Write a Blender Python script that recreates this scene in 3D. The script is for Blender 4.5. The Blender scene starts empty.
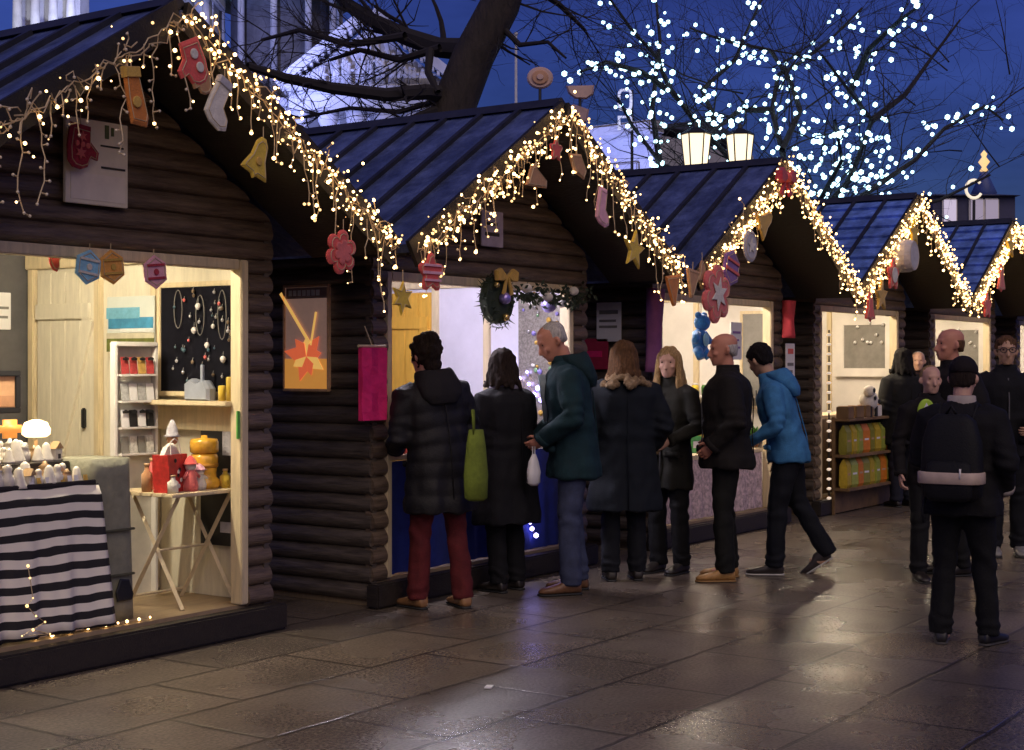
import bpy, bmesh, math, random
from mathutils import Vector, Matrix, noise as mnoise
import numpy as np

random.seed(7)
S = bpy.context.scene
COL = S.collection
R = math.radians

# ------------------------------------------------------------------ camera, sky, sun, exposure
CAM = Vector((0.0, -6.15, 1.55))
FWD = Vector((0.821, 0.571, 0.0)); RGT = Vector((0.571, -0.821, 0.0))
cam_d = bpy.data.cameras.new('camera'); cam = bpy.data.objects.new('camera', cam_d); COL.objects.link(cam)
cam.location = CAM
cam.rotation_euler = (R(90), 0, math.atan2(-FWD.x, FWD.y))
cam_d.sensor_width = 36.0; cam_d.lens = 1500 / 1024 * 36
cam_d.shift_y = -12 / 1024
cam_d.clip_start = 0.05; cam_d.clip_end = 2000
S.camera = cam

world = bpy.data.worlds.new('World'); S.world = world; world.use_nodes = True
wn = world.node_tree; wn.nodes.clear()
wo = wn.nodes.new('ShaderNodeOutputWorld'); wb = wn.nodes.new('ShaderNodeBackground')
sky = wn.nodes.new('ShaderNodeTexSky'); sky.sky_type = 'NISHITA'; sky.sun_disc = False
sky.sun_elevation = R(0.5); sky.sun_rotation = R(235 + 90); sky.altitude = 0; sky.air_density = 1.0; sky.dust_density = 0.3; sky.ozone_density = 6.0
hs = wn.nodes.new('ShaderNodeHueSaturation'); hs.inputs['Saturation'].default_value = 0.90; hs.inputs['Hue'].default_value = 0.515
tint = wn.nodes.new('ShaderNodeMix'); tint.data_type = 'RGBA'; tint.blend_type = 'MULTIPLY'; tint.inputs[0].default_value = 1.0
tint.inputs[7].default_value = (0.90, 0.82, 1.0, 1)
wn.links.new(sky.outputs[0], hs.inputs['Color']); wn.links.new(hs.outputs[0], tint.inputs[6])
wtc = wn.nodes.new('ShaderNodeTexCoord'); wmp = wn.nodes.new('ShaderNodeMapping'); wmp.inputs['Scale'].default_value = (1.2, 1.2, 4.5)
wnz = wn.nodes.new('ShaderNodeTexNoise'); wnz.inputs['Scale'].default_value = 2.6; wnz.inputs['Detail'].default_value = 6; wnz.inputs['Roughness'].default_value = 0.6
wrg = wn.nodes.new('ShaderNodeMapRange'); wrg.inputs['From Min'].default_value = 0.3; wrg.inputs['From Max'].default_value = 0.7; wrg.inputs['To Min'].default_value = 0.62; wrg.inputs['To Max'].default_value = 1.25
cl_ = wn.nodes.new('ShaderNodeMix'); cl_.data_type = 'RGBA'; cl_.blend_type = 'MULTIPLY'; cl_.inputs[0].default_value = 1.0
wn.links.new(wtc.outputs['Generated'], wmp.inputs['Vector']); wn.links.new(wmp.outputs[0], wnz.inputs['Vector']); wn.links.new(wnz.outputs['Fac'], wrg.inputs['Value'])
wn.links.new(tint.outputs[2], cl_.inputs[6]); wn.links.new(wrg.outputs[0], cl_.inputs[7]); wn.links.new(cl_.outputs[2], wb.inputs['Color']); wn.links.new(wb.outputs[0], wo.inputs['Surface'])
wb.inputs['Strength'].default_value = 0.52

sun_d = bpy.data.lights.new('sun', 'SUN'); sun_o = bpy.data.objects.new('sun', sun_d); COL.objects.link(sun_o)
sun_d.energy = 1.15; sun_d.angle = R(60); sun_d.color = (1.0, 0.80, 0.62)
sun_o.rotation_euler = (R(48), 0, R(-40))

# floodlights of the civic building (bluish white, from its foot)
def lamp(kind, loc, energy, color, size=0.1, target=None, spot=60):
    d = bpy.data.lights.new('floodlight', kind); o = bpy.data.objects.new('floodlight', d); COL.objects.link(o)
    o.location = loc; d.energy = energy; d.color = color
    if kind == 'AREA': d.size = size
    elif kind == 'SPOT': d.shadow_soft_size = size; d.spot_size = R(spot); d.spot_blend = 0.6
    else: d.shadow_soft_size = size
    if target is not None:
        o.rotation_euler = (Vector(target) - Vector(loc)).to_track_quat('-Z', 'Y').to_euler()
    return o

S.view_settings.view_transform = 'Standard'; S.view_settings.look = 'None'
S.view_settings.exposure = 0.0; S.view_settings.gamma = 1.0; S.view_settings.use_curve_mapping = False
S.render.engine = 'CYCLES'
S.cycles.use_denoising = True
try: S.cycles.denoiser = 'OPENIMAGEDENOISE'
except Exception: pass
S.cycles.use_light_tree = True
S.cycles.max_bounces = 6; S.cycles.diffuse_bounces = 3; S.cycles.glossy_bounces = 3
S.cycles.sample_clamp_indirect = 4.0
S.cycles.caustics_reflective = False; S.cycles.caustics_refractive = False

# ------------------------------------------------------------------ geometry of the view, used to measure places
def on_y(px, py, y):
    u = (px - 512) / 1500; d = FWD + u * RGT; t = (y - CAM.y) / d.y
    return Vector((d.x * t, y, CAM.z + (363 - py) / 1500 * t))
def on_x(px, py, x):
    u = (px - 512) / 1500; d = FWD + u * RGT; t = x / d.x
    return Vector((x, CAM.y + d.y * t, CAM.z + (363 - py) / 1500 * t))
def at(px, py, t):
    u = (px - 512) / 1500; d = FWD + u * RGT
    return Vector((d.x * t, CAM.y + d.y * t, CAM.z + (363 - py) / 1500 * t))
def ground_at(px, py):
    p = at(px, py, 1500 * CAM.z / (py - 363)); p.z = 0; return p

# ------------------------------------------------------------------ materials
MATS = {}
def mat(name, color, rough=0.6, var=0.18, scale=12.0, stretch=(1, 1, 1), bump=0.0, bscale=None, metal=0.0, emit=0.0, ecol=None, spec=0.5, sheen=0.0, trans=0.0, coat=0.0):
    if name in MATS: return MATS[name]
    m = bpy.data.materials.new(name); m.use_nodes = True; nt = m.node_tree; n = nt.nodes; l = nt.links
    b = n['Principled BSDF']
    b.inputs['Roughness'].default_value = rough; b.inputs['Metallic'].default_value = metal
    b.inputs['Specular IOR Level'].default_value = spec
    if sheen: b.inputs['Sheen Weight'].default_value = sheen
    if trans: b.inputs['Transmission Weight'].default_value = trans
    if coat: b.inputs['Coat Weight'].default_value = coat
    tc = n.new('ShaderNodeTexCoord'); mp = n.new('ShaderNodeMapping'); mp.inputs['Scale'].default_value = stretch
    l.new(tc.outputs['Object'], mp.inputs['Vector'])
    nz = n.new('ShaderNodeTexNoise'); nz.inputs['Scale'].default_value = scale; nz.inputs['Detail'].default_value = 5; nz.inputs['Roughness'].default_value = 0.65
    l.new(mp.outputs[0], nz.inputs['Vector'])
    cr = n.new('ShaderNodeValToRGB')
    c = color
    cr.color_ramp.elements[0].position = 0.28; cr.color_ramp.elements[1].position = 0.72
    cr.color_ramp.elements[0].color = (c[0] * (1 - var), c[1] * (1 - var), c[2] * (1 - var), 1)
    cr.color_ramp.elements[1].color = (min(1, c[0] * (1 + var)), min(1, c[1] * (1 + var)), min(1, c[2] * (1 + var)), 1)
    l.new(nz.outputs['Fac'], cr.inputs[0]); l.new(cr.outputs[0], b.inputs['Base Color'])
    rm = n.new('ShaderNodeMapRange'); rm.inputs['To Min'].default_value = max(0.02, rough - 0.12); rm.inputs['To Max'].default_value = min(1, rough + 0.12)
    l.new(nz.outputs['Fac'], rm.inputs['Value']); l.new(rm.outputs[0], b.inputs['Roughness'])
    if 'roof' in name:
        nd = n.new('ShaderNodeTexNoise'); nd.inputs['Scale'].default_value = 1.7; nd.inputs['Detail'].default_value = 8; nd.inputs['Roughness'].default_value = .75; l.new(tc.outputs['Object'], nd.inputs['Vector'])
        dr = n.new('ShaderNodeMapRange'); dr.inputs['From Min'].default_value = .35; dr.inputs['From Max'].default_value = .65; dr.inputs['To Min'].default_value = .45; dr.inputs['To Max'].default_value = 1.25; l.new(nd.outputs['Fac'], dr.inputs['Value'])
        dm = n.new('ShaderNodeMix'); dm.data_type = 'RGBA'; dm.blend_type = 'MULTIPLY'; dm.inputs[0].default_value = 1; l.new(cr.outputs[0], dm.inputs[6]); l.new(dr.outputs[0], dm.inputs[7]); l.new(dm.outputs[2], b.inputs['Base Color'])
    if bump:
        nb = n.new('ShaderNodeTexNoise'); nb.inputs['Scale'].default_value = bscale or scale * 3; nb.inputs['Detail'].default_value = 4
        l.new(mp.outputs[0], nb.inputs['Vector'])
        bp = n.new('ShaderNodeBump'); bp.inputs['Strength'].default_value = bump; bp.inputs['Distance'].default_value = 0.02
        l.new(nb.outputs['Fac'], bp.inputs['Height']); l.new(bp.outputs[0], b.inputs['Normal'])
    if emit:
        b.inputs['Emission Color'].default_value = (*(ecol or c), 1); b.inputs['Emission Strength'].default_value = emit
    MATS[name] = m
    return m

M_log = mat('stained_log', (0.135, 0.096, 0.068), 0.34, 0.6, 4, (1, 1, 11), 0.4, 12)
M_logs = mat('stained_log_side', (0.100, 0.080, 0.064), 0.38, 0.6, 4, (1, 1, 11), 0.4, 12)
M_dark = mat('dark_stained_board', (0.022, 0.016, 0.012), 0.6, 0.4, 6, (6, 1, 6), 0.3)
M_barge = mat('bargeboard_paint', (0.010, 0.008, 0.007), 0.65, 0.4, 6, (6, 1, 6), 0.3)
M_roof = mat('blue_grey_roofing_felt', (0.075, 0.100, 0.225), 0.42, 0.45, 7, (1, 1, 1), 0.8, 16)
M_roofb = mat('blue_roof_shingle', (0.15, 0.26, 0.68), 0.38, 0.45, 7, (1, 1, 1), 0.8, 16)
M_batten = mat('roof_batten', (0.018, 0.018, 0.028), 0.6, 0.3, 8)
M_pine = mat('pale_pine', (0.68, 0.56, 0.36), 0.5, 0.18, 4, (8, 8, 1), 0.15, 20)
M_cream = mat('cream_painted_board', (0.74, 0.68, 0.54), 0.5, 0.12, 4, (6, 6, 1), 0.12, 20)
M_ochre = mat('ochre_painted_board', (0.70, 0.40, 0.06), 0.5, 0.15, 4, (6, 6, 1), 0.1)
M_white = mat('white_board', (0.78, 0.74, 0.70), 0.5, 0.08, 4)
M_lilac = mat('lilac_white_board', (0.68, 0.66, 0.78), 0.5, 0.08, 4)
M_grey = mat('grey_board', (0.20, 0.19, 0.175), 0.55, 0.2, 9)
M_greyd = mat('dark_grey_felt', (0.10, 0.095, 0.10), 0.8, 0.2, 9)
M_floor = mat('chalet_floor_board', (0.36, 0.26, 0.15), 0.5, 0.25, 4, (1, 9, 1))
M_black = mat('black_paint', (0.012, 0.012, 0.014), 0.5, 0.3, 10)
M_wire = mat('pale_cable', (0.55, 0.42, 0.26), 0.45, 0.15, 30)
M_bulb = mat('warm_bulb', (1.0, 0.8, 0.4), 0.4, 0.0, 10, emit=8.0, ecol=(1.0, 0.62, 0.25))
M_bulb2 = mat('amber_bulb', (1.0, 0.7, 0.3), 0.4, 0.0, 10, emit=2.2, ecol=(1.0, 0.60, 0.24))
M_bulbd = mat('unlit_bulb', (0.72, 0.62, 0.48), 0.25, 0.1, 30)
M_cold = mat('cold_bulb', (0.7, 0.9, 1.0), 0.4, 0.0, 10, emit=4.5, ecol=(0.50, 0.85, 1.0))
M_lampw = mat('interior_tube', (1, 0.9, 0.7), 0.4, 0.0, 10, emit=1.0)

# ------------------------------------------------------------------ mesh builder
class MB:
    def __init__(self): self.v = []; self.f = []; self.m = []
    def add(self, vs, fs, mi=0):
        o = len(self.v); self.v.extend([Vector(p) for p in vs]); self.f.extend([tuple(i + o for i in f) for f in fs]); self.m.extend([mi] * len(fs))
        return self
    def box(self, c, s, rz=0.0, rx=0.0, ry=0.0, mi=0, taper=1.0):
        hx, hy, hz = s[0] / 2, s[1] / 2, s[2] / 2
        vs = [(-hx, -hy, -hz), (hx, -hy, -hz), (hx, hy, -hz), (-hx, hy, -hz), (-hx * taper, -hy * taper, hz), (hx * taper, -hy * taper, hz), (hx * taper, hy * taper, hz), (-hx * taper, hy * taper, hz)]
        M = Matrix.Translation(c) @ Matrix.Rotation(rz, 4, 'Z') @ Matrix.Rotation(ry, 4, 'Y') @ Matrix.Rotation(rx, 4, 'X')
        return self.add([M @ Vector(p) for p in vs], [(0, 3, 2, 1), (4, 5, 6, 7), (0, 1, 5, 4), (1, 2, 6, 5), (2, 3, 7, 6), (3, 0, 4, 7)], mi)
    def bx(self, x0, x1, y0, y1, z0, z1, mi=0):
        return self.box(((x0 + x1) / 2, (y0 + y1) / 2, (z0 + z1) / 2), (x1 - x0, y1 - y0, z1 - z0), mi=mi)
    def rbox(self, c, s, b=0.01, rz=0.0, rx=0.0, ry=0.0, mi=0):
        # box with bevelled edges
        bm = bmesh.new(); bmesh.ops.create_cube(bm, size=1.0)
        for v in bm.verts: v.co = Vector((v.co.x * s[0], v.co.y * s[1], v.co.z * s[2]))
        bmesh.ops.bevel(bm, geom=list(bm.edges), offset=min(b, min(s) * 0.45), segments=2, affect='EDGES')
        M = Matrix.Translation(c) @ Matrix.Rotation(rz, 4, 'Z') @ Matrix.Rotation(ry, 4, 'Y') @ Matrix.Rotation(rx, 4, 'X')
        bm.verts.index_update()
        self.add([M @ v.co for v in bm.verts], [[v.index for v in f.verts] for f in bm.faces], mi); bm.free(); return self
    def loft(self, rings, cap=True, mi=0):
        n = len(rings[0]); vs = [p for r in rings for p in r]; fs = []
        for k in range(len(rings) - 1):
            for i in range(n):
                j = (i + 1) % n; fs.append((k * n + i, k * n + j, (k + 1) * n + j, (k + 1) * n + i))
        if cap: fs.append(tuple(range(n - 1, -1, -1))); fs.append(tuple((len(rings) - 1) * n + i for i in range(n)))
        return self.add(vs, fs, mi)
    def tube(self, pts, rad, n=6, mi=0, flat=1.0, cap=True):
        pts = [Vector(p) for p in pts]
        if not hasattr(rad, '__len__'): rad = [rad] * len(pts)
        rings = []; prev = None
        for i, p in enumerate(pts):
            d = (pts[min(i + 1, len(pts) - 1)] - pts[max(i - 1, 0)])
            if d.length < 1e-9: d = Vector((0, 0, 1))
            d.normalize()
            if prev is None:
                a = Vector((1, 0, 0)) if abs(d.x) < 0.8 else Vector((0, 1, 0))
            else: a = prev
            a = (a - d * a.dot(d)).normalized(); b = d.cross(a); prev = a
            rings.append([p + a * (math.cos(2 * math.pi * k / n) * rad[i]) + b * (math.sin(2 * math.pi * k / n) * rad[i] * flat) for k in range(n)])
        return self.loft(rings, cap, mi)
    def lathe(self, prof, c=(0, 0, 0), n=16, mi=0, ax=None):
        rings = []
        for r, z in prof:
            ring = [Vector((math.cos(2 * math.pi * k / n) * r, math.sin(2 * math.pi * k / n) * r, z)) for k in range(n)]
            if ax is not None: ring = [ax @ q for q in ring]
            rings.append([q + Vector(c) for q in ring])
        return self.loft(rings, True, mi)
    def ball(self, c, r, sub=2, mi=0, sc=(1, 1, 1)):
        bm = bmesh.new(); bmesh.ops.create_icosphere(bm, subdivisions=sub, radius=1.0)
        bm.verts.index_update()
        self.add([Vector(c) + Vector((v.co.x * r * sc[0], v.co.y * r * sc[1], v.co.z * r * sc[2])) for v in bm.verts], [[v.index for v in f.verts] for f in bm.faces], mi); bm.free(); return self
    def prism(self, pts, th, M=None, mi=0):
        # outline in local x,z; thickness along y, slightly pillowed edges
        cx = sum(p[0] for p in pts) / len(pts); cz = sum(p[1] for p in pts) / len(pts)
        sh = lambda k: [(cx + (p[0] - cx) * k, cz + (p[1] - cz) * k) for p in pts]
        rings = []
        for k, y in ((0.88, -th / 2), (1.0, -th * 0.22), (1.0, th * 0.22), (0.88, th / 2)):
            ring = [Vector((x, y, z)) for x, z in sh(k)]
            rings.append([M @ q for q in ring] if M else ring)
        return self.loft(rings, True, mi)
    def mesh(self, name, mats, smooth=False, inv=None):
        me = bpy.data.meshes.new(name)
        vs = [inv @ p for p in self.v] if inv is not None else self.v
        me.from_pydata([tuple(p) for p in vs], [], self.f); 
        ml = mats if isinstance(mats, (list, tuple)) else [mats]
        for m in ml: me.materials.append(m)
        if len(ml) > 1: me.polygons.foreach_set('material_index', self.m)
        if smooth: me.polygons.foreach_set('use_smooth', [True] * len(me.polygons))
        me.update()
        bm = bmesh.new(); bm.from_mesh(me); bmesh.ops.recalc_face_normals(bm, faces=list(bm.faces)); bm.to_mesh(me); bm.free()
        return me
    def build(self, name, mats, parent=None, smooth=False, wc=True):
        # wc: vertices are in world coordinates
        inv = (parent_matrix(parent).inverted() if (parent is not None and wc) else None)
        o = bpy.data.objects.new(name, self.mesh(name, mats, smooth, inv)); COL.objects.link(o)
        if parent is not None: o.parent = parent
        return o
    def solo(self, name, mats, label, cat, group=None, smooth=False, loc=None):
        # a thing that is one mesh; its origin goes to loc (or the middle of its base)
        if loc is None:
            xs = [p.x for p in self.v]; ys = [p.y for p in self.v]; zs = [p.z for p in self.v]
            loc = Vector(((min(xs) + max(xs)) / 2, (min(ys) + max(ys)) / 2, min(zs)))
        o = bpy.data.objects.new(name, self.mesh(name, mats, smooth, Matrix.Translation(loc).inverted())); COL.objects.link(o); o.location = loc
        return tag(o, label, cat, group)

def parent_matrix(o):
    M = Matrix.Translation(o.location) @ o.rotation_euler.to_matrix().to_4x4()
    if o.parent is not None: M = parent_matrix(o.parent) @ M
    return M
def tag(o, label, cat, group=None):
    o['label'] = label; o['category'] = cat
    if group: o['group'] = group
    return o
def thing(name, label, cat, loc=(0, 0, 0), rotz=0.0, group=None):
    o = bpy.data.objects.new(name, None); COL.objects.link(o); o.location = loc; o.rotation_euler = (0, 0, rotz); o.empty_display_size = 0.2
    return tag(o, label, cat, group)
def structure(o): o['kind'] = 'structure'; return o
def stuff(o): o['kind'] = 'stuff'; return o

# ------------------------------------------------------------------ the ground
def ground():
    m = bpy.data.materials.new('wet_paving'); m.use_nodes = True; nt = m.node_tree; n = nt.nodes; l = nt.links; b = n['Principled BSDF']
    tc = n.new('ShaderNodeTexCoord')
    br = n.new('ShaderNodeTexBrick'); br.inputs['Scale'].default_value = 1.0; br.inputs['Brick Width'].default_value = 0.90; br.inputs['Row Height'].default_value = 0.60
    br.inputs['Mortar Size'].default_value = 0.016; br.inputs['Mortar Smooth'].default_value = 0.5
    br.inputs['Color1'].default_value = (0.165, 0.130, 0.100, 1); br.inputs['Color2'].default_value = (0.118, 0.096, 0.078, 1); br.inputs['Mortar'].default_value = (0.048, 0.039, 0.032, 1)
    wob = n.new('ShaderNodeTexNoise'); wob.inputs['Scale'].default_value = 6
    mx = n.new('ShaderNodeMix'); mx.data_type = 'RGBA'; mx.blend_type = 'LINEAR_LIGHT'; mx.inputs[0].default_value = 0.012
    l.new(tc.outputs['Object'], wob.inputs['Vector']); l.new(tc.outputs['Object'], mx.inputs[6]); l.new(wob.outputs['Color'], mx.inputs[7]); l.new(mx.outputs[2], br.inputs['Vector'])
    n1 = n.new('ShaderNodeTexNoise'); n1.inputs['Scale'].default_value = 60; n1.inputs['Detail'].default_value = 6; l.new(tc.outputs['Object'], n1.inputs['Vector'])
    n2 = n.new('ShaderNodeTexNoise'); n2.inputs['Scale'].default_value = 1.1; n2.inputs['Detail'].default_value = 6; n2.inputs['Roughness'].default_value = 0.7; l.new(tc.outputs['Object'], n2.inputs['Vector'])
    mul = n.new('ShaderNodeMix'); mul.data_type = 'RGBA'; mul.blend_type = 'MULTIPLY'; mul.inputs[0].default_value = 0.85
    r1 = n.new('ShaderNodeMapRange'); r1.inputs['From Min'].default_value = 0.3; r1.inputs['From Max'].default_value = 0.7; r1.inputs['To Min'].default_value = 0.30; r1.inputs['To Max'].default_value = 1.7
    l.new(n1.outputs['Fac'], r1.inputs['Value']); l.new(br.outputs['Color'], mul.inputs[6]); l.new(r1.outputs[0], mul.inputs[7])
    mul2 = n.new('ShaderNodeMix'); mul2.data_type = 'RGBA'; mul2.blend_type = 'MULTIPLY'; mul2.inputs[0].default_value = 0.8
    r2 = n.new('ShaderNodeMapRange'); r2.inputs['From Min'].default_value = 0.3; r2.inputs['From Max'].default_value = 0.7; r2.inputs['To Min'].default_value = 0.60; r2.inputs['To Max'].default_value = 1.3
    l.new(n2.outputs['Fac'], r2.inputs['Value']); l.new(mul.outputs[2], mul2.inputs[6]); l.new(r2.outputs[0], mul2.inputs[7])
    l.new(mul2.outputs[2], b.inputs['Base Color'])
    r3 = n.new('ShaderNodeMapRange'); r3.inputs['From Min'].default_value = 0.2; r3.inputs['From Max'].default_value = 0.8; r3.inputs['To Min'].default_value = 0.14; r3.inputs['To Max'].default_value = 0.42
    n3 = n.new('ShaderNodeTexNoise'); n3.inputs['Scale'].default_value = 1.3; n3.inputs['Detail'].default_value = 3; n3.inputs['Roughness'].default_value = 0.5; l.new(tc.outputs['Object'], n3.inputs['Vector']); l.new(n3.outputs['Fac'], r3.inputs['Value']); l.new(r3.outputs[0], b.inputs['Roughness'])
    ad = n.new('ShaderNodeMath'); ad.operation = 'MULTIPLY_ADD'; ad.inputs[1].default_value = -1.0
    l.new(br.outputs['Fac'], ad.inputs[0]); l.new(n1.outputs['Fac'], ad.inputs[2])
    bp = n.new('ShaderNodeBump'); bp.inputs['Strength'].default_value = 0.34; bp.inputs['Distance'].default_value = 0.006
    l.new(ad.outputs[0], bp.inputs['Height']); l.new(bp.outputs[0], b.inputs['Normal'])
    mb = MB(); mb.add([(-300, -300, 0), (500, -300, 0), (500, 500, 0), (-300, 500, 0)], [(0, 1, 2, 3)])
    structure(mb.build('ground', m))
ground()

# ------------------------------------------------------------------ chalets
HW, DEP, RIDGE, SLOPE, RHW, OVER, OPT = 1.275, 2.2, 3.26, 0.640, 1.655, 0.61, 2.14
roof_z = lambda x: RIDGE - SLOPE * abs(x)

def log_wall(p0, p1, z0, z1, out, pitch=0.112, bulge=0.036, clip=None, th=0.05):
    # half round boards stacked from z0 to z1 along p0->p1; out is the outward normal
    p0 = Vector((*p0, 0)); p1 = Vector((*p1, 0)); out = Vector((*out, 0)); mb = MB()
    L = (p1 - p0).length; d = (p1 - p0) / L
    z = z0
    while z < z1 - 0.004:
        zt = min(z + pitch, z1); K = 10; rows = []
        jit = random.uniform(-0.008, 0.006)
        for k in range(K + 1):
            f = k / K; zz = z + (zt - z) * f; b = bulge * (max(0.0, math.sin(math.pi * min(1, (f * (zt - z) / pitch) ** 0.8))) ** 0.75 - 0.4) + jit
            s0, s1 = clip(zz) if clip else (0, L)
            if s1 - s0 < 0.01: s1 = s0 + 0.01
            rows.append((zz, b, s0, s1))
        vs = []
        for zz, b, s0, s1 in rows:
            a = p0 + d * s0; c = p0 + d * s1; q = out * b
            vs += [a + q + Vector((0, 0, zz)), c + q + Vector((0, 0, zz)), c - out * th + Vector((0, 0, zz)), a - out * th + Vector((0, 0, zz))]
        fs = []
        for k in range(K):
            for i in range(4):
                j = (i + 1) % 4; fs.append((k * 4 + i, k * 4 + j, k * 4 + 4 + j, k * 4 + 4 + i))
        fs += [(3, 2, 1, 0), tuple(K * 4 + i for i in range(4))]
        mb.add(vs, fs); z = zt
    return mb

def chalet(cx, label, roof_m, inner_m, door_m, door=True, courses=False, open_left=0.14, open_right=0.19):
    t = thing('market_chalet', label, 'chalet', (cx, 0, 0), 0, 'wooden market chalets in a row')
    B = lambda mb, name, m, p=t, smooth=False: mb.build(name, m, p, smooth, wc=False)
    # plinth and floor
    mb = MB(); mb.rbox((0, -0.045, 0.08), (2 * HW + 0.10, 0.10, 0.15), 0.012); B(mb, 'plinth', M_dark)
    mb = MB(); mb.bx(-HW + 0.05, HW - 0.05, 0.02, DEP - 0.05, 0.0, 0.17); B(mb, 'floor_deck', M_floor)
    # log walls
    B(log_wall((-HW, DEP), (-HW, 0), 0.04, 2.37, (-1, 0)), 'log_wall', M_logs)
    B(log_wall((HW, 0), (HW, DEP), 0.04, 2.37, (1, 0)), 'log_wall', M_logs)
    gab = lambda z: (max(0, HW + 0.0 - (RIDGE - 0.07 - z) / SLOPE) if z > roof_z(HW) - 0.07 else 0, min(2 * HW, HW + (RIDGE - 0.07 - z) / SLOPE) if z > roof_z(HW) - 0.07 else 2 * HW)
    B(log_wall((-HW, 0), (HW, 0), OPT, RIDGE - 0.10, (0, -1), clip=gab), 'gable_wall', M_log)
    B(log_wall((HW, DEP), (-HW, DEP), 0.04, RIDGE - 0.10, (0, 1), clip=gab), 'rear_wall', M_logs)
    # log cheeks beside the opening
    B(log_wall((-HW, 0), (-HW + open_left, 0), 0.155, OPT, (0, -1)), 'front_cheek', M_log)
    B(log_wall((HW - open_right, 0), (HW, 0), 0.155, OPT, (0, -1)), 'front_cheek', M_log)
    # inner lining
    mb = MB(); mb.bx(HW - 0.085, HW - 0.053, 0.06, DEP - 0.09, 0.172, 2.36); B(mb, 'lining', inner_m)
    mb = MB(); mb.bx(-HW + 0.053, -HW + 0.085, 0.06, DEP - 0.09, 0.172, 2.36); B(mb, 'lining', inner_m)
    mb = MB(); mb.bx(-HW + 0.053, HW - 0.053, DEP - 0.085, DEP - 0.055, 0.172, 2.36); B(mb, 'lining', M_greyd)
    mb = MB(); mb.bx(-HW + 0.06, HW - 0.06, 0.06, DEP - 0.09, 2.362, 2.385); B(mb, 'ceiling_board', inner_m)
    # opening frame
    x0, x1 = -HW + open_left, HW - open_right
    mb = MB(); mb.rbox((x0 + 0.025, 0.03, (OPT + 0.17) / 2), (0.05, 0.09, OPT - 0.175), 0.006)
    B(mb, 'jamb', M_pine)
    mb = MB(); mb.rbox((x1 - 0.030, 0.03, (OPT + 0.17) / 2), (0.06, 0.09, OPT - 0.175), 0.006); B(mb, 'jamb', M_pine)
    mb = MB(); mb.rbox(((x0 + x1) / 2, 0.035, OPT - 0.03), (x1 - x0 - 0.125, 0.08, 0.06), 0.006); B(mb, 'header', M_pine)
    # studs on the inner right wall
    for y in (0.86, 1.38, 2.03):
        mb = MB(); mb.rbox((HW - 0.107, y, 1.24), (0.04, 0.055, 2.12), 0.005); B(mb, 'stud', M_pine)
    mb = MB(); mb.rbox((HW - 0.110, 1.09, 2.21), (0.046, 1.98, 0.10), 0.006); B(mb, 'wall_plate', M_pine)
    if door:
        mb = MB()
        for k in range(4): mb.rbox((HW - 0.098, 1.485 + 0.142 * k, 1.155), (0.024, 0.138, 1.95), 0.004)
        d = B(mb, 'door', door_m)
        for z in (0.35, 1.88):
            m2 = MB(); m2.rbox((HW - 0.122, 1.71, z), (0.024, 0.53, 0.10), 0.005); B(m2, 'rail', door_m, d)
        m2 = MB(); m2.box((HW - 0.121, 1.70, 1.12), (0.022, 0.10, 1.50), rx=R(19)); B(m2, 'brace', door_m, d)
        m2 = MB(); m2.rbox((HW - 0.125, 1.50, 1.20), (0.03, 0.03, 0.13), 0.008); B(m2, 'handle', M_black, d)
    # roof
    th = 0.055
    for s in (-1, 1):
        y0, y1 = -OVER, DEP + 0.12
        xe = s * RHW; ze = roof_z(RHW)
        nrm = Vector((s * SLOPE, 0, 1)).normalized()
        mb = MB()
        a0, a1 = Vector((0, y0, RIDGE)), Vector((0, y1, RIDGE)); e0, e1 = Vector((xe, y0, ze)), Vector((xe, y1, ze))
        if courses:
            K = 9; rows = []
            for k in range(K):
                f0, f1 = k / K, (k + 1) / K
                p0, p1 = a0.lerp(e0, f0), a0.lerp(e0, f1); q0, q1 = a1.lerp(e1, f0), a1.lerp(e1, f1)
                lo, hi = nrm * (th - 0.012), nrm * (th + 0.018)
                mb.add([p0 + lo, q0 + lo, q1 + hi, p1 + hi, p0 - nrm * 0.0, q0, q1, p1], [(0, 1, 2, 3), (3, 2, 6, 7), (0, 3, 7, 4), (1, 5, 6, 2)])
            mb.add([a0, a1, e1, e0], [(0, 1, 2, 3)])
        else:
            mb.add([a0, a1, e1, e0, a0 + nrm * th, a1 + nrm * th, e1 + nrm * th, e0 + nrm * th], [(0, 3, 2, 1), (4, 5, 6, 7), (0, 1, 5, 4), (2, 3, 7, 6), (1, 2, 6, 5), (3, 0, 4, 7)])
        r = B(mb, 'roof_panel', roof_m)
        yy = y0 + 0.30
        top = nrm * (th + (0.012 if courses else 0.0))
        while yy < y1 - 0.1:
            m2 = MB(); p = Vector((s * 0.06, yy + random.gauss(0, .012), roof_z(0.06))) + top; q = Vector((xe * 0.992, yy + random.gauss(0, .016), roof_z(RHW * 0.992))) + top
            w = Vector((0, 0.018 if not courses else 0.014, 0)); h = nrm * 0.028
            m2.add([p - w, p + w, q + w, q - w, p - w + h, p + w + h, q + w + h, q - w + h], [(0, 3, 2, 1), (4, 5, 6, 7), (0, 1, 5, 4), (2, 3, 7, 6), (1, 2, 6, 5), (3, 0, 4, 7)])
            B(m2, 'batten', M_batten, r); yy += 0.335 + random.gauss(0, .012)
        # boarded soffit and bargeboard
        m2 = MB(); q = nrm * -0.004; k = nrm * -0.028
        f = lambda x, y: Vector((x, y, roof_z(x)))
        xs = s * (RHW - 0.01)
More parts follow.
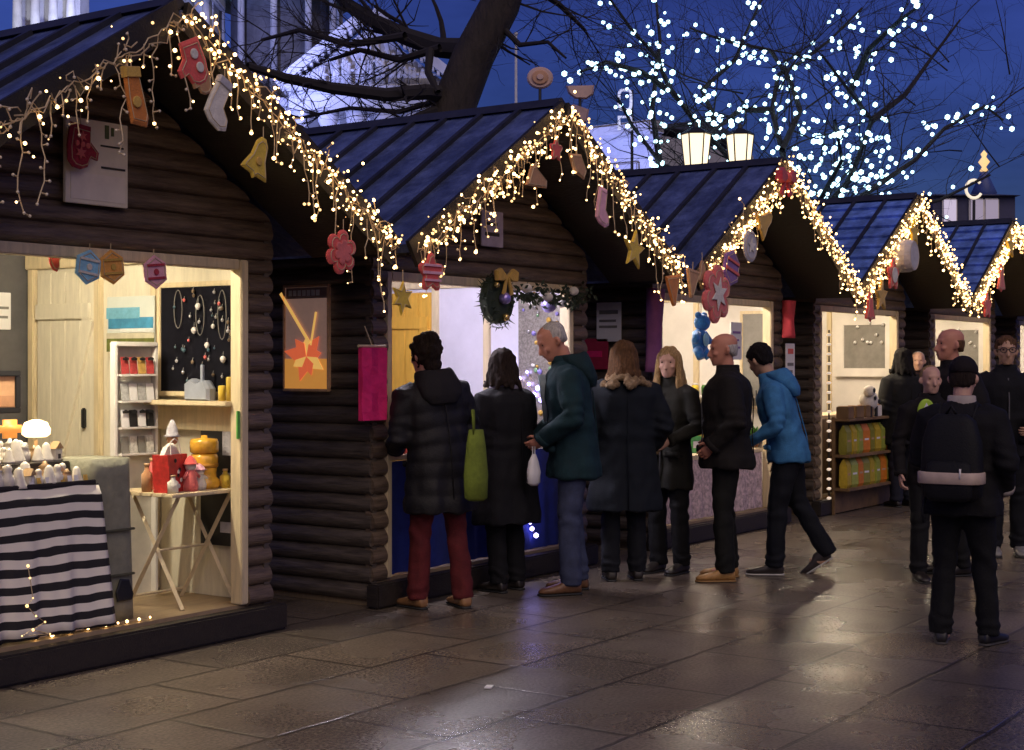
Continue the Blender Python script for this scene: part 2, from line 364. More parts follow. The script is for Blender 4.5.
        m2.add([f(0, y0 + 0.03) + q, f(0, -0.005) + q, f(xs, -0.005) + q, f(xs, y0 + 0.03) + q, f(0, y0 + 0.03) + k, f(0, -0.005) + k, f(xs, -0.005) + k, f(xs, y0 + 0.03) + k], [(0, 1, 2, 3), (7, 6, 5, 4), (0, 4, 5, 1), (2, 6, 7, 3), (1, 5, 6, 2), (3, 7, 4, 0)])
        B(m2, 'soffit', M_dark)
        m2 = MB(); yb = y0 - 0.032
        up, dn = nrm * (th + 0.02), nrm * -0.10
        m2.add([f(0, yb) + up, f(xe, yb) + up, f(xe, yb) + dn, f(0, yb) + dn + Vector((0, 0, 0)), f(0, y0 - 0.003) + up, f(xe, y0 - 0.003) + up, f(xe, y0 - 0.003) + dn, f(0, y0 - 0.003) + dn],
               [(0, 3, 2, 1), (4, 5, 6, 7), (0, 1, 5, 4), (2, 3, 7, 6), (1, 2, 6, 5), (3, 0, 4, 7)])
        for v in m2.v[:]:
            if abs(v.x) < 0.12 and s * v.x < 0: v.x = 0
        B(m2, 'bargeboard', M_barge)
    mb = MB(); z = RIDGE + th + 0.02
    mb.add([(-0.10, -OVER, z - 0.05), (0, -OVER, z + 0.02), (0.10, -OVER, z - 0.05), (-0.10, DEP + 0.12, z - 0.05), (0, DEP + 0.12, z + 0.02), (0.10, DEP + 0.12, z - 0.05)], [(0, 1, 4, 3), (1, 2, 5, 4), (0, 2, 1), (3, 4, 5), (0, 3, 5, 2)])
    B(mb, 'ridge_cap', M_batten)
    return t

CX = [5.10, 8.56, 12.12, 15.45, 18.85, 22.35]
CHALETS = []
CHALETS.append(chalet(CX[0], 'nearest dark log chalet with a cream stable door inside and a striped table', M_roof, M_cream, M_cream))
CHALETS.append(chalet(CX[1], 'second chalet along with an ochre door and wreath in its opening', M_roof, M_lilac, M_ochre))
CHALETS.append(chalet(CX[2], 'third chalet along with the plain dark roof and a red bow on its peak', M_roof, M_white, M_cream))
CHALETS.append(chalet(CX[3], 'fourth chalet with blue shingle roof and yellow packets shelved below its counter', M_roofb, M_white, M_cream, courses=True))
CHALETS.append(chalet(CX[4], 'fifth chalet along near the right edge with a blue shingle roof', M_roofb, M_white, M_cream, courses=True))
CHALETS.append(chalet(CX[5], 'farthest chalet, mostly cut off by the right edge', M_roofb, M_white, M_cream, courses=True))

# interior lamps: a tube fixture under each ceiling
LAMPS = [(CX[0], 135, (1.0, 0.87, 0.63)), (CX[1], 115, (0.93, 0.86, 1.0)), (CX[2], 115, (1.0, 0.84, 0.66)), (CX[3], 95, (1.0, 0.82, 0.58)), (CX[4], 95, (1.0, 0.82, 0.58)), (CX[5], 95, (1.0, 0.84, 0.64))]
for i, (cx, pw, colr) in enumerate(LAMPS):
    t = MB().rbox((0, 0.42, 2.34), (0.9, 0.10, 0.04), 0.008).build('ceiling_lamp', M_white, CHALETS[i], wc=False)
    em = mat('tube_%s' % 'abcdef'[i], colr, 0.4, 0.0, 10, emit=1.0, ecol=colr)
    area = 2 * math.pi * 0.022 * 0.86
    em.node_tree.nodes['Principled BSDF'].inputs['Emission Strength'].default_value = pw / (math.pi * area)
    mb = MB(); mb.tube([(-0.43, 0.42, 2.29), (0.43, 0.42, 2.29)], 0.022, 10); mb.build('tube', em, t, True, wc=False)



# ------------------------------------------------------------------ fairy lights along the bargeboards
def bulb_mesh(r, m):
    return MB().ball((0, 0, 0), r, 1).mesh('bulb', m, True)
def string_of_lights(name, label, group, path_pts, wires, bulbs, r, m_bulb, m_wire, limit=100, wire_r=0.0028, part='bulb'):
    # wires: list of polylines; bulbs: list of points; the first `limit` bulbs become parts of their own
    base = path_pts[0]
    t = thing(name, label, 'fairy lights', base, 0, group)
    mb = MB()
    for w in wires: mb.tube(w, wire_r, 4, cap=False)
    mb.build('wire', m_wire, t)
    me = bulb_mesh(r, m_bulb)
    for p in bulbs[:limit]:
        o = bpy.data.objects.new(part, me); COL.objects.link(o); o.parent = t; o.location = p - base
        k = random.uniform(0.6, 1.2); o.scale = (k, k, k)
    if len(bulbs) > limit:
        mb = MB()
        for p in bulbs[limit:]: mb.ball(p, r * random.uniform(0.35, 1.05), 1, mi=int(random.random() < (0.5 if m_bulb is M_bulb else 0)))
        stuff(mb.build('bulb_cluster', [m_bulb, M_bulb2], t, True))
    return t

def rake_lights(i, dens=(1.0, 1.0), r=0.011, reach=1.0):
    rnd = random.Random(100 + i)
    cx = CX[i]; wires = []; bulbs = []; dead = []
    for s, dn in ((-1, dens[0]), (1, dens[1])):
        L = RHW * 0.985; pts = []
        n = 60
        for k in range(n + 1):
            x = s * L * k / n
            z = roof_z(x) - 0.02 + rnd.gauss(0, 0.012)
            pts.append(Vector((cx + x, -OVER - 0.055 - rnd.random() * 0.02, z)))
        wires.append(pts)
        # second, looser run
        p2 = [p + Vector((rnd.gauss(0, .02), rnd.gauss(0, .008), rnd.gauss(-0.02, .03))) for p in pts]; wires.append(p2)
        nb = int(190 * dn)
        for k in range(nb):
            f = (k + rnd.random()) / nb; x = s * L * f
            d = rnd.gauss(0.0, 0.07)
            bulbs.append(Vector((cx + x, -OVER - 0.055 - rnd.random() * 0.05, roof_z(x) - 0.015 + d)))
        # little twisting sprigs standing off the run
        for k in range(26):
            x = s * L * rnd.random(); p = Vector((cx + x, -OVER - 0.06, roof_z(x))); w = [p]
            for q in range(4):
                p = p + Vector((rnd.gauss(0, .028), rnd.gauss(-0.004, .01), rnd.gauss(0.004, .03))); w.append(p)
            wires.append(w); (bulbs if rnd.random() < dn else dead).append(p.copy())
        # icicle drops
        nd = 21; 
        for k in range(nd):
            f = (k + 0.2 + 0.6 * rnd.random()) / nd; x = s * L * f
            ln = reach * rnd.choice((0.10, 0.16, 0.22, 0.30, 0.42)) 
            p = Vector((cx + x, -OVER - 0.055, roof_z(x) - 0.03)); w = [p]
            m = max(2, int(ln / 0.05))
            for q in range(m):
                p = p + Vector((rnd.gauss(0, .010), rnd.gauss(0, .008), -ln / m)); w.append(p)
                if rnd.random() < 0.75:
                    e = p + Vector((rnd.choice((-1, 1)) * rnd.uniform(.012, .035), rnd.gauss(0, .012), rnd.uniform(-.02, .012)))
                    wires.append([p, e]); (bulbs if rnd.random() < dn * 0.9 else dead).append(e)
            wires.append(w); (bulbs if rnd.random() < dn else dead).append(p.copy())
    rnd.shuffle(bulbs)
    t = string_of_lights('fairy_lights', RL[i], 'warm icicle lights along the chalet gables', [Vector((cx, -OVER - 0.06, RIDGE))], wires, bulbs, r, M_bulb, M_wire, 100, 0.0035 if i == 0 else 0.003)
    if dead:
        mb = MB()
        for p in dead: mb.ball(p, r * 0.9, 1)
        stuff(mb.build('unlit_bulb_cluster', M_bulbd, t, True))
RL = ['warm icicle lights on the nearest gable, its left side mostly unlit', 'warm icicle lights around the second gable, above the wreath', 'warm icicle lights on the third gable, topped by a red bow', 'warm icicle lights on the narrow fourth gable', 'warm icicle lights on the cut off gable at the right edge']
rake_lights(0, (0.18, 1.0), 0.0095)
rake_lights(1, (1.0, 1.0), 0.0105, 0.9)
rake_lights(2, (1.0, 1.1), 0.0120, 0.7)
rake_lights(3, (1.0, 1.05), 0.0138, 0.7)
rake_lights(4, (1.05, 1.0), 0.0155, 0.6)

# ------------------------------------------------------------------ hanging felt ornaments
def felt(name, c, var=0.2): return mat('felt_' + name, c, 0.9, var, 20, bump=0.3, bscale=90, sheen=0.3)
F_red = felt('burgundy', (0.33, 0.012, 0.035)); F_orange = felt('orange', (0.62, 0.20, 0.03)); F_rose = felt('rose', (0.72, 0.15, 0.14))
F_white = felt('white', (0.75, 0.70, 0.62)); F_yellow = felt('yellow', (0.72, 0.50, 0.05)); F_coral = felt('coral', (0.75, 0.10, 0.09))
F_blue = felt('sky_blue', (0.30, 0.62, 0.82)); F_pink = felt('pink', (0.85, 0.42, 0.52)); F_grey = felt('silver_grey', (0.48, 0.46, 0.50)); F_purple = felt('purple', (0.22, 0.10, 0.34)); F_gold = felt('gold', (0.62, 0.38, 0.07)); F_dkred = felt('dark_red', (0.45, 0.03, 0.06)); F_brown = felt('tan', (0.50, 0.26, 0.12))
MITTEN = [(-.32, -.5), (.30, -.5), (.34, -.12), (.62, .10), (.60, .30), (.40, .26), (.36, .34), (.30, .52), (.10, .62), (-.14, .60), (-.30, .46), (-.36, .1)]
SOCK = [(-.22, .6), (.20, .6), (.22, -.05), (.50, -.26), (.55, -.48), (.36, -.60), (.0, -.56), (-.24, -.42), (-.26, 0)]
BELL = [(-.08, .6), (.08, .6), (.22, .42), (.28, 0), (.46, -.36), (.50, -.48), (.1, -.5), (0, -.6), (-.1, -.5), (-.50, -.48), (-.46, -.36), (-.28, 0), (-.22, .42)]
def star_pts(n=5, k=0.45): return [(math.sin(math.pi * i / n) * (0.6 if i % 2 == 0 else 0.6 * k), math.cos(math.pi * i / n) * (0.6 if i % 2 == 0 else 0.6 * k)) for i in range(2 * n)]
HEX = [(math.sin(math.pi / 3 * i) * 0.58, math.cos(math.pi / 3 * i) * 0.6) for i in range(6)]
FLOWER = [(math.sin(2 * math.pi * i / 30) * (0.5 + 0.12 * math.cos(5 * 2 * math.pi * i / 30)), math.cos(2 * math.pi * i / 30) * (0.5 + 0.12 * math.cos(5 * 2 * math.pi * i / 30))) for i in range(30)]
DISC = [(math.sin(2 * math.pi * i / 20) * 0.55, math.cos(2 * math.pi * i / 20) * 0.58) for i in range(20)]
FLAG = [(-.5, .5), (.5, .5), (.08, -.55), (-.08, -.55)]
LEAFY = [(math.sin(2 * math.pi * i / 48) * (0.42 + 0.2 * abs(math.cos(3 * 2 * math.pi * i / 48)) ** .6), math.cos(2 * math.pi * i / 48) * (0.42 + 0.2 * abs(math.cos(3 * 2 * math.pi * i / 48)) ** .6)) for i in range(48)]
def ornament(name, label, cat, pts, p, size, m, tilt=0, yaw=0, th=None, band=None, band_m=None, mark=None, mark_m=None, cord=0.07, group=None):
    # p is the middle; hangs from a short cord
    t = thing(name, label, cat, p, 0, group)
    M = Matrix.Rotation(yaw, 4, 'Z') @ Matrix.Rotation(tilt, 4, 'Y')
    sc = lambda q: [(a * size, b * size) for a, b in q]
    MB().prism(sc(pts), th or size * 0.11, M).build('body', m, t, False, wc=False)
    _th = th or size * .11; _cx = sum(a for a, b in pts) / len(pts); _cz = sum(b for a, b in pts) / len(pts)
    MB().tube([M @ Vector(((_cx + (a - _cx) * .80) * size, -_th * .5 - .0012, (_cz + (b - _cz) * .80) * size)) for a, b in list(pts) + [pts[0]]], .0026, 4).build('stitching', M_wire, t, wc=False)
    if band: 
        x0, x1, z0, z1 = band; MB().prism(sc([(x0, z0), (x1, z0), (x1, z1), (x0, z1)]), (th or size * 0.16) * 1.25, M).build('cuff', band_m or F_white, t, wc=False)
    if mark:
        for k, (mp, c, ms) in enumerate(mark):
            MM = M @ Matrix.Translation((c[0] * size, -(th or size * 0.16) * 0.5, c[1] * size)); MB().prism([(a * size * ms, b * size * ms) for a, b in mp], 0.008, MM).build('motif', mark_m or F_white, t, wc=False)
    if cord:
        top = M @ Vector((0, 0, max(b for a, b in pts) * size * 0.9)); MB().tube([top, top + Vector((0, 0, cord))], 0.003, 4).build('cord', M_wire, t, wc=False)
    return t
YO = -OVER - 0.095
o = lambda px, py, y=YO: on_y(px, py, y)
ornament('felt_mitten', 'burgundy mitten with pale stitched pattern hanging over a pale board', 'ornament', [(a, -b) for a, b in MITTEN], on_y(79, 144, -0.115), 0.20, F_red, R(6), mark=[(star_pts(6), (0.02, 0.2), .26), (star_pts(6), (0.02, -0.22), .3), (DISC, (-.12, 0), .12), (DISC, (.06, 0), .12), (DISC, (.22, 0), .12)], mark_m=F_rose)
ornament('felt_stocking', 'orange stocking hanging left of the nearest gable peak', 'ornament', [(-.2, .6), (.14, .6), (.22, .1), (.30, -.42), (.24, -.6), (-.14, -.52), (-.2, 0)], o(134, 97), 0.235, F_orange, R(-8), band=(-.22, .18, .38, .6), band_m=F_gold, mark=[(DISC, (.0, -.1), .2)], mark_m=F_gold)
ornament('felt_mitten', 'rose red mitten with white bands at the nearest gable peak', 'ornament', MITTEN, o(194, 60), 0.20, F_coral, R(155), mark=[(DISC, (-.05, .2), .22), (DISC, (0, -.15), .22)], mark_m=F_white)
ornament('felt_mitten', 'small tan mitten just below the rose red mitten', 'ornament', MITTEN, o(203, 78), 0.13, F_brown, R(160))
ornament('felt_stocking', 'white stocking hanging right of the nearest gable peak', 'ornament', SOCK, o(217, 101), 0.21, F_white, R(28), band=(-.24, .22, .4, .6), band_m=F_grey)
ornament('felt_bell', 'yellow bell on the right side of the nearest gable', 'ornament', BELL, o(258, 158), 0.19, F_yellow, R(22), mark=[(DISC, (0, -.1), .2)], mark_m=F_gold)
ornament('felt_flower', 'big coral red flower low on the right side of the nearest gable', 'ornament', LEAFY, o(341, 252), 0.20, F_coral, R(10), mark=[(LEAFY, (0, 0), .55)], mark_m=F_rose)
ornament('felt_flower', 'striped red flower at the left foot of the second gable', 'ornament', FLOWER, o(431, 273), 0.20, F_coral, R(0), mark=[([(-.5, -.04), (.5, -.04), (.5, .05), (-.5, .05)], (0, .22), .8), ([(-.5, -.04), (.5, -.04), (.5, .05), (-.5, .05)], (0, 0), .95), ([(-.5, -.04), (.5, -.04), (.5, .05), (-.5, .05)], (0, -.22), .8)], mark_m=F_pink)
ornament('felt_house', 'orange triangular ornament left of the second gable peak', 'ornament', [(-.6, -.35), (.6, -.35), (.62, -.1), (-.1, .35), (-.3, .3)], o(536, 176), 0.20, F_brown, R(0))
ornament('felt_flower', 'small red flower at the second gable peak', 'ornament', FLOWER, o(556, 150), 0.13, F_coral)
ornament('felt_house', 'tan ornament right of the second gable peak', 'ornament', [(-.5, .35), (.2, .4), (.55, -.1), (.4, -.4), (-.2, -.2)], o(577, 166), 0.21, F_brown)
ornament('felt_stocking', 'pale rose stocking on the right side of the second gable', 'ornament', SOCK, o(601, 206), 0.22, F_pink, R(12))
ornament('felt_star', 'yellow star at the right foot of the second gable', 'ornament', star_pts(5), o(634, 250), 0.25, F_yellow, R(10))
ornament('gold_star', 'gold star between the nearest and second gables above the pink banner', 'ornament', star_pts(6, .5), o(402, 298), 0.17, F_yellow, R(5))
# third gable
t = thing('ribbon_bow', 'red ribbon bow on the peak of the third gable', 'bow', o(786, 178))
for s in (-1, 1):
    MB().prism([(0, 0), (s * .10, .085), (s * .15, .05), (s * .15, -.03), (s * .09, -.05)], 0.07).build('loop', F_dkred, t, wc=False)
    MB().prism([(0, 0), (s * .03, -.02), (s * .12, -.14), (s * .06, -.16)], 0.025).build('tail', F_dkred, t, wc=False)
MB().ball((0, -0.02, 0), 0.04, 2).build('knot', F_coral, t, True, wc=False)
ornament('felt_bell', 'gold bell just under the third gable peak', 'ornament', BELL, o(765, 222), 0.24, F_gold, R(60))
ornament('felt_heart', 'silver grey round ornament left inside the third gable', 'ornament', DISC, o(750, 246), 0.23, F_grey, R(0), mark=[(star_pts(5), (0, 0), .5)])
ornament('felt_candy', 'purple and red striped ornament low left on the third gable', 'ornament', HEX, o(731, 268), 0.26, F_purple, R(15), mark=[([(-.5, -.05), (.5, -.05), (.5, .06), (-.5, .06)], (0, .2), .8), ([(-.5, -.05), (.5, -.05), (.5, .06), (-.5, .06)], (0, -.1), .9)], mark_m=F_coral)
ornament('felt_snowflake', 'large pale rose snowflake over the third chalet opening', 'ornament', LEAFY, o(716, 294, -OVER - .13), 0.38, F_rose, R(10), mark=[(star_pts(6), (0, 0), .6)], mark_m=F_white)
ornament('felt_flag', 'orange pennant over the left of the third chalet opening', 'ornament', FLAG, o(673, 290), 0.22, F_orange, R(-6))
ornament('felt_flag', 'tan pennant second from left over the third chalet opening', 'ornament', FLAG, o(692, 283), 0.21, F_brown, R(8))
ornament('felt_bell', 'small brown bell beside the pale rose snowflake', 'ornament', BELL, o(702, 272), 0.15, F_brown)
# fourth and fifth
ornament('felt_star', 'olive gold star at the fourth gable peak', 'ornament', star_pts(5), o(914, 233), 0.25, F_yellow)
ornament('felt_ball', 'grey purple ball ornament on the left of the fourth gable', 'ornament', DISC, o(905, 256), 0.29, F_grey, th=.2)
ornament('felt_flower', 'red and white flower on the left of the fourth gable', 'ornament', FLOWER, o(893, 275), 0.27, F_coral, mark=[(DISC, (0, 0), .5)])
ornament('felt_star', 'amber star at the left foot of the fourth gable', 'ornament', star_pts(5), o(881, 296), 0.28, F_gold)
ornament('felt_bell', 'red bell at the far left foot of the fourth gable', 'ornament', BELL, o(870, 307), 0.24, F_coral)
ornament('felt_star', 'yellow star on the left of the gable at the right edge', 'ornament', star_pts(5), o(1010, 246), 0.28, F_yellow)
ornament('felt_bell', 'pale rose bell on the gable at the right edge', 'ornament', BELL, o(1001, 278), 0.28, F_rose)
ornament('felt_flower', 'coral flower at the left foot of the gable at the right edge', 'ornament', FLOWER, o(987, 306), 0.26, F_coral)
# bead hexagons over the first opening
for px, py, m, mm, lb in ((88, 267, F_blue, F_white, 'sky blue hexagon with white bands hanging in the nearest opening'), (112, 267, felt('amber', (.85, .40, .08)), F_gold, 'orange hexagon hanging between a blue and a pink one'), (155, 272, F_pink, F_dkred, 'pink hexagon with dark red bands hanging in the nearest opening')):
    ornament('hexagon_ornament', lb, 'ornament', HEX, on_y(px, py, -0.075), 0.15, m, R(8 if px < 100 else -6), mark=[([(-.5, -.05), (.5, -.05), (.5, .06), (-.5, .06)], (0, .24), .8), ([(-.5, -.05), (.5, -.05), (.5, .06), (-.5, .06)], (0, -.22), .8), (DISC, (0, 0), .2)], mark_m=mm, cord=0.04)

# ------------------------------------------------------------------ boards, posters and banners on the chalets
M_card = mat('aged_card', (0.84, 0.76, 0.62), 0.6, 0.12, 6); M_ink = mat('dark_ink', (0.03, 0.025, 0.02), 0.6); M_paper = mat('white_paper', (0.80, 0.78, 0.78), 0.6, 0.05, 6)
def panel(name, label, cat, c, w, h, ang, m, marks=(), th=0.012, group=None, rim=None, rw=.03):
    # a thin upright board; ang = direction its face turns to (degrees); marks are (u0,u1,v0,v1,material) in 0..1
    t = thing(name, label, cat, c, R(ang) + math.pi / 2, group)     # local -y faces ang
    MB().rbox((0, 0, 0), (w, th, h), 0.003).build('board', m, t, wc=False)
    for k, (u0, u1, v0, v1, mm, nm) in enumerate(marks):
        MB().bx((u0 - .5) * w, (u1 - .5) * w, -th / 2 - 0.003 - 0.0006 * k, -th / 2 + 0.001, (v0 - .5) * h, (v1 - .5) * h).build(nm, mm, t, wc=False)
    if rim:
        for (x, z, sx, sz) in ((0, h / 2, w + rw, rw), (0, -h / 2, w + rw, rw), (-w / 2, 0, rw, h - rw), (w / 2, 0, rw, h - rw)): MB().rbox((x, -.004, z), (sx, th + .016, sz), .004).build('frame', rim, t, wc=False)
    return t
b = panel('pale_board', 'pale square card with a dark line and small tree drawing on the nearest gable', 'board', on_y(96, 163, -0.048), 0.40, 0.43, -90, M_card,
          [(.56, .95, .44, .465, M_ink, 'drawn_line'), (.08, .95, .05, .36, mat('card_lower', (0.86, 0.78, 0.68), 0.6, 0.1, 6), 'lower_field'), (.55, .92, .70, .72, M_ink, 'drawn_line'), (.62, .68, .80, .96, mat('drawn_green', (0.10, 0.13, 0.05), 0.7), 'drawn_tree'), (.72, .76, .84, .94, mat('drawn_green', (0.10, 0.13, 0.05), 0.7), 'drawn_tree')], 0.02)
panel('pale_board', 'small lilac grey board high under the second gable', 'board', on_y(492, 229, -0.045), 0.26, 0.25, -90, mat('lilac_card', (0.42, 0.36, 0.44), 0.6, 0.25, 8), [(.15, .8, .3, .4, M_ink, 'drawn_line'), (.2, .7, .6, .68, M_ink, 'drawn_line')])
# poster on the side wall of the second chalet; glow added to its colours
xw = CX[1] - HW - 0.042
c = on_x(307, 338, xw); M_post = mat('poster_mauve_glow', (0.42, 0.25, 0.20), 0.45, 0.3, 4, emit=.26)
h0 = on_x(307, 287, xw).z - on_x(307, 391, xw).z; w0 = on_x(285, 338, xw).y - on_x(329, 338, xw).y
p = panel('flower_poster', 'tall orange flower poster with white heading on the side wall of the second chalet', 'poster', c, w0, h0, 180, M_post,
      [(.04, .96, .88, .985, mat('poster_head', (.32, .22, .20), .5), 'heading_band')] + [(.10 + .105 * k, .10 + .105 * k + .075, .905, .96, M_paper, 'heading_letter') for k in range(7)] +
      [(.0, 1, .0, .30, mat('poster_amber_glow', (0.70, 0.30, 0.06), 0.45, 0.3, 5, emit=.55), 'lower_field')], 0.012, rim=mat('poster_rim', (.72, .46, .26), .5), rw=.018)
pr = mat('poster_red_glow', (0.72, 0.13, 0.05), .45, .2, 8, emit=.7); po = mat('poster_yellow_glow', (0.85, 0.48, 0.12), .45, .2, 8, emit=.7)
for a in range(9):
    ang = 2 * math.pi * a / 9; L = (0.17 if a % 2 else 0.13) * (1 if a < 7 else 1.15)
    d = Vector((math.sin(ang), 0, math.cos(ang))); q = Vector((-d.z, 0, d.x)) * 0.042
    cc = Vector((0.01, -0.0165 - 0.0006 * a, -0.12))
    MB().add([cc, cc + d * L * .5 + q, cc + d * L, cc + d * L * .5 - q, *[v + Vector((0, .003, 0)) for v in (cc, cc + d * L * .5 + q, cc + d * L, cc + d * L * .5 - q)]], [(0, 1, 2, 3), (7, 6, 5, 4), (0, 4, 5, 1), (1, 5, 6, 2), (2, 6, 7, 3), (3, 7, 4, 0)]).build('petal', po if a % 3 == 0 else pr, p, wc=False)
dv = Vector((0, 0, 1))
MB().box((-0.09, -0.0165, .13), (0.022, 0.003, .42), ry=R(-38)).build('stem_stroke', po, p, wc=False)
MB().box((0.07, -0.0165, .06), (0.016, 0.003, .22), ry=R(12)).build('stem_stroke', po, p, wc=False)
# pink banner box at the corner of the second chalet
c = on_y(372, 384, -0.12)
t = thing('pink_banner', 'bright pink rectangular banner hung at the left corner of the second chalet', 'banner', c)
M_pinkb = mat('magenta_cloth', (0.80, 0.02, 0.17), 0.7, 0.14, 14, bump=0.3, bscale=40)
mb = MB(); 
rings = []
for k in range(9):
    z = 0.225 - 0.45 * k / 8; wv = 0.008 * math.sin(k * 1.3)
    rings.append([Vector((-0.115 + wv * .3, -0.02 + wv, z)), Vector((-.04, -0.028 - wv, z)), Vector((.04, -0.02 + wv, z)), Vector((0.115 + wv * .3, -0.026, z)), Vector((0.115, 0.012, z)), Vector((-0.115, 0.012, z))])
mb.loft(rings); mb.build('cloth', M_pinkb, t, wc=False)
MB().tube([(-.13, 0, .235), (.13, 0, .235)], .009, 8).build('rail', M_pine, t, wc=False)
MB().tube([(0, 0, .24), (.0, .06, .36)], .004, 5).build('cord', M_wire, t, wc=False)
panel('paper_notice', 'white paper notice on the dark wall right of the second opening', 'notice', on_x(609, 322, CX[2] - HW - .045), .24, .33, 180, M_paper, [(.12, .88, .70, .80, M_grey, 'text_line'), (.12, .80, .5, .56, M_grey, 'text_line'), (.12, .84, .35, .41, M_grey, 'text_line')])
panel('red_notice', 'dark red card below the white paper notice', 'notice', on_x(594, 354, CX[2] - HW - .045), .28, .26, 180, mat('crimson_card', (.38, .02, .06), .6), [(.2, .8, .4, .6, M_pinkb, 'text_line')])
# purple drape on the left post of the third chalet, red drape on its right post
def drape(label, x, y, z0, z1, w, m, m2=None):
    t = thing('post_drape', label, 'drape', (x, y, z0)); mb = MB(); rings = []
    n = 14
    for k in range(12):
        z = (z1 - z0) * k / 11; ring = []
        for a in range(n): 
            g = 2 * math.pi * a / n; rr = 1 + 0.18 * math.sin(3 * g + k * .25); ring.append(Vector((math.cos(g) * w / 2 * rr * (1 - .25 * math.sin(math.pi * k / 11)), math.sin(g) * .05 * rr, z)))
        rings.append(ring)
    mb.loft(rings); mb.build('cloth', m, t, True, wc=False)
q = on_y(655, 372, -.10)
drape('purple cloth wrapped round the left post of the third chalet', q.x, -.10, q.z, 2.16, .24, mat('purple_cloth', (.30, .10, .26), .8, .2, 10))
q = on_y(789, 338, -.09)
drape('red cloth hanging down the right post of the third chalet', q.x, -.09, q.z, 2.15, .21, mat('red_cloth', (.55, .05, .07), .8, .2, 10))
panel('paper_notice', 'pale notice with a red flourish under the red cloth on the right post', 'notice', on_y(790, 362, -.06), .2, .36, -90, M_paper, [(.2, .8, .72, .86, F_coral, 'flourish'), (.15, .7, .2, .28, M_grey, 'text_line'), (.15, .8, .4, .48, M_grey, 'text_line')])
# wreath with bow over the second opening
wc = on_y(497, 300, -0.10)
t = thing('christmas_wreath', 'dark green wreath with gold bow and purple bauble over the second opening', 'wreath', wc)
M_fir = mat('fir_needles', (.030, .045, .022), .7, .5, 30); mb = MB(); rnd = random.Random(5)
for k in range(420):
    a = rnd.random() * 2 * math.pi; b = rnd.random() * 2 * math.pi; rr = .135 + .04 * math.cos(b)
    p = Vector((rr * math.cos(a), .04 * math.sin(b), rr * 1.12 * math.sin(a)))
    d = Vector((rnd.gauss(0, 1), rnd.gauss(-.3, 1), rnd.gauss(0, 1))).normalized() * rnd.uniform(.03, .065); q = d.cross(Vector((rnd.random(), rnd.random(), rnd.random()))).normalized() * .006
    mb.add([p - q, p + q, p + d], [(0, 1, 2)])
mb.lathe([(0.10, -.03), (.165, -.03), (.165, .03), (.10, .03)], (0, 0, 0), 24, ax=Matrix.Rotation(R(90), 4, 'X'))
mb.build('foliage', M_fir, t, wc=False)
for s in (-1, 1):
    MB().prism([(0, 0), (s * .08, .06), (s * .13, .04), (s * .12, -.03), (s * .05, -.03)], .04, Matrix.Translation((0.03, -.06, .16))).build('bow_loop', F_gold, t, wc=False)
    MB().prism([(0, 0), (s * .02, 0), (s * .07, -.12), (s * .03, -.13)], .012, Matrix.Translation((0.03, -.07, .16))).build('bow_tail', F_gold, t, wc=False)
MB().ball((.01, -.06, .01), .045, 2).build('bauble', mat('purple_bauble', (.45, .36, .85), .15, .1, metal=.6), t, True, wc=False)
MB().ball((.03, -.055, -.12), .028, 2).build('bauble', mat('gold_bauble', (.75, .55, .2), .15, .1, metal=.8), t, True, wc=False)
MB().ball((-.08, -.055, .1), .022, 2).build('bauble', mat('gold_bauble', (.75, .55, .2), .15, .1, metal=.8), t, True, wc=False)
# leafy garland along the head of the second opening
t = thing('leafy_garland', 'dark leafy garland with white roses along the second opening', 'garland', on_y(520, 296, -.08)); mb = MB()
g0, g1 = on_y(516, 290, -.08), on_y(586, 292, -.08)
for k in range(300):
    f = rnd.random(); p = g0.lerp(g1, f) + Vector((0, rnd.gauss(0, .03), rnd.gauss(0, .035) - .05 * abs(math.sin(f * 3 * math.pi))))
    d = Vector((rnd.gauss(0, 1), rnd.gauss(-.3, .8), rnd.gauss(-.2, 1))).normalized() * rnd.uniform(.035, .07); q = d.cross(Vector((rnd.random(), rnd.random(), rnd.random()))).normalized() * .013
    mb.add([p, p + d * .5 + q, p + d, p + d * .5 - q], [(0, 1, 2, 3)])
mb.build('foliage', M_fir, t)
for px, py in ((527, 288), (548, 297), (574, 291)):
    p = on_y(px, py, -.13); MB().ball(p, .042, 2, sc=(1.1, .8, .8)).build('rose', F_white, t, True)
# ------------------------------------------------------------------ goods of the nearest chalet
RX = CX[0] + HW - 0.088                       # its inner right wall
def striped():
    m = bpy.data.materials.new('striped_cloth'); m.use_nodes = True; nt = m.node_tree; n = nt.nodes; l = nt.links; b = n['Principled BSDF']; b.inputs['Roughness'].default_value = .85
    tc = n.new('ShaderNodeTexCoord'); sx = n.new('ShaderNodeSeparateXYZ'); l.new(tc.outputs['Object'], sx.inputs[0])
    nz = n.new('ShaderNodeTexNoise'); nz.inputs['Scale'].default_value = 3; l.new(tc.outputs['Object'], nz.inputs['Vector'])
    a = n.new('ShaderNodeMath'); a.operation = 'MULTIPLY_ADD'; a.inputs[1].default_value = .05; l.new(nz.outputs['Fac'], a.inputs[0]); l.new(sx.outputs['Z'], a.inputs[2])
    d = n.new('ShaderNodeMath'); d.operation = 'DIVIDE'; d.inputs[1].default_value = .084; l.new(a.outputs[0], d.inputs[0])
    f = n.new('ShaderNodeMath'); f.operation = 'FRACT'; l.new(d.outputs[0], f.inputs[0])
    cr = n.new('ShaderNodeValToRGB'); cr.color_ramp.interpolation = 'CONSTANT'; cr.color_ramp.elements[0].color = (.02, .018, .02, 1); cr.color_ramp.elements[1].position = .48; cr.color_ramp.elements[1].color = (.88, .82, .72, 1)
    l.new(f.outputs[0], cr.inputs[0]); l.new(cr.outputs[0], b.inputs['Base Color']); return m
M_strip = striped()
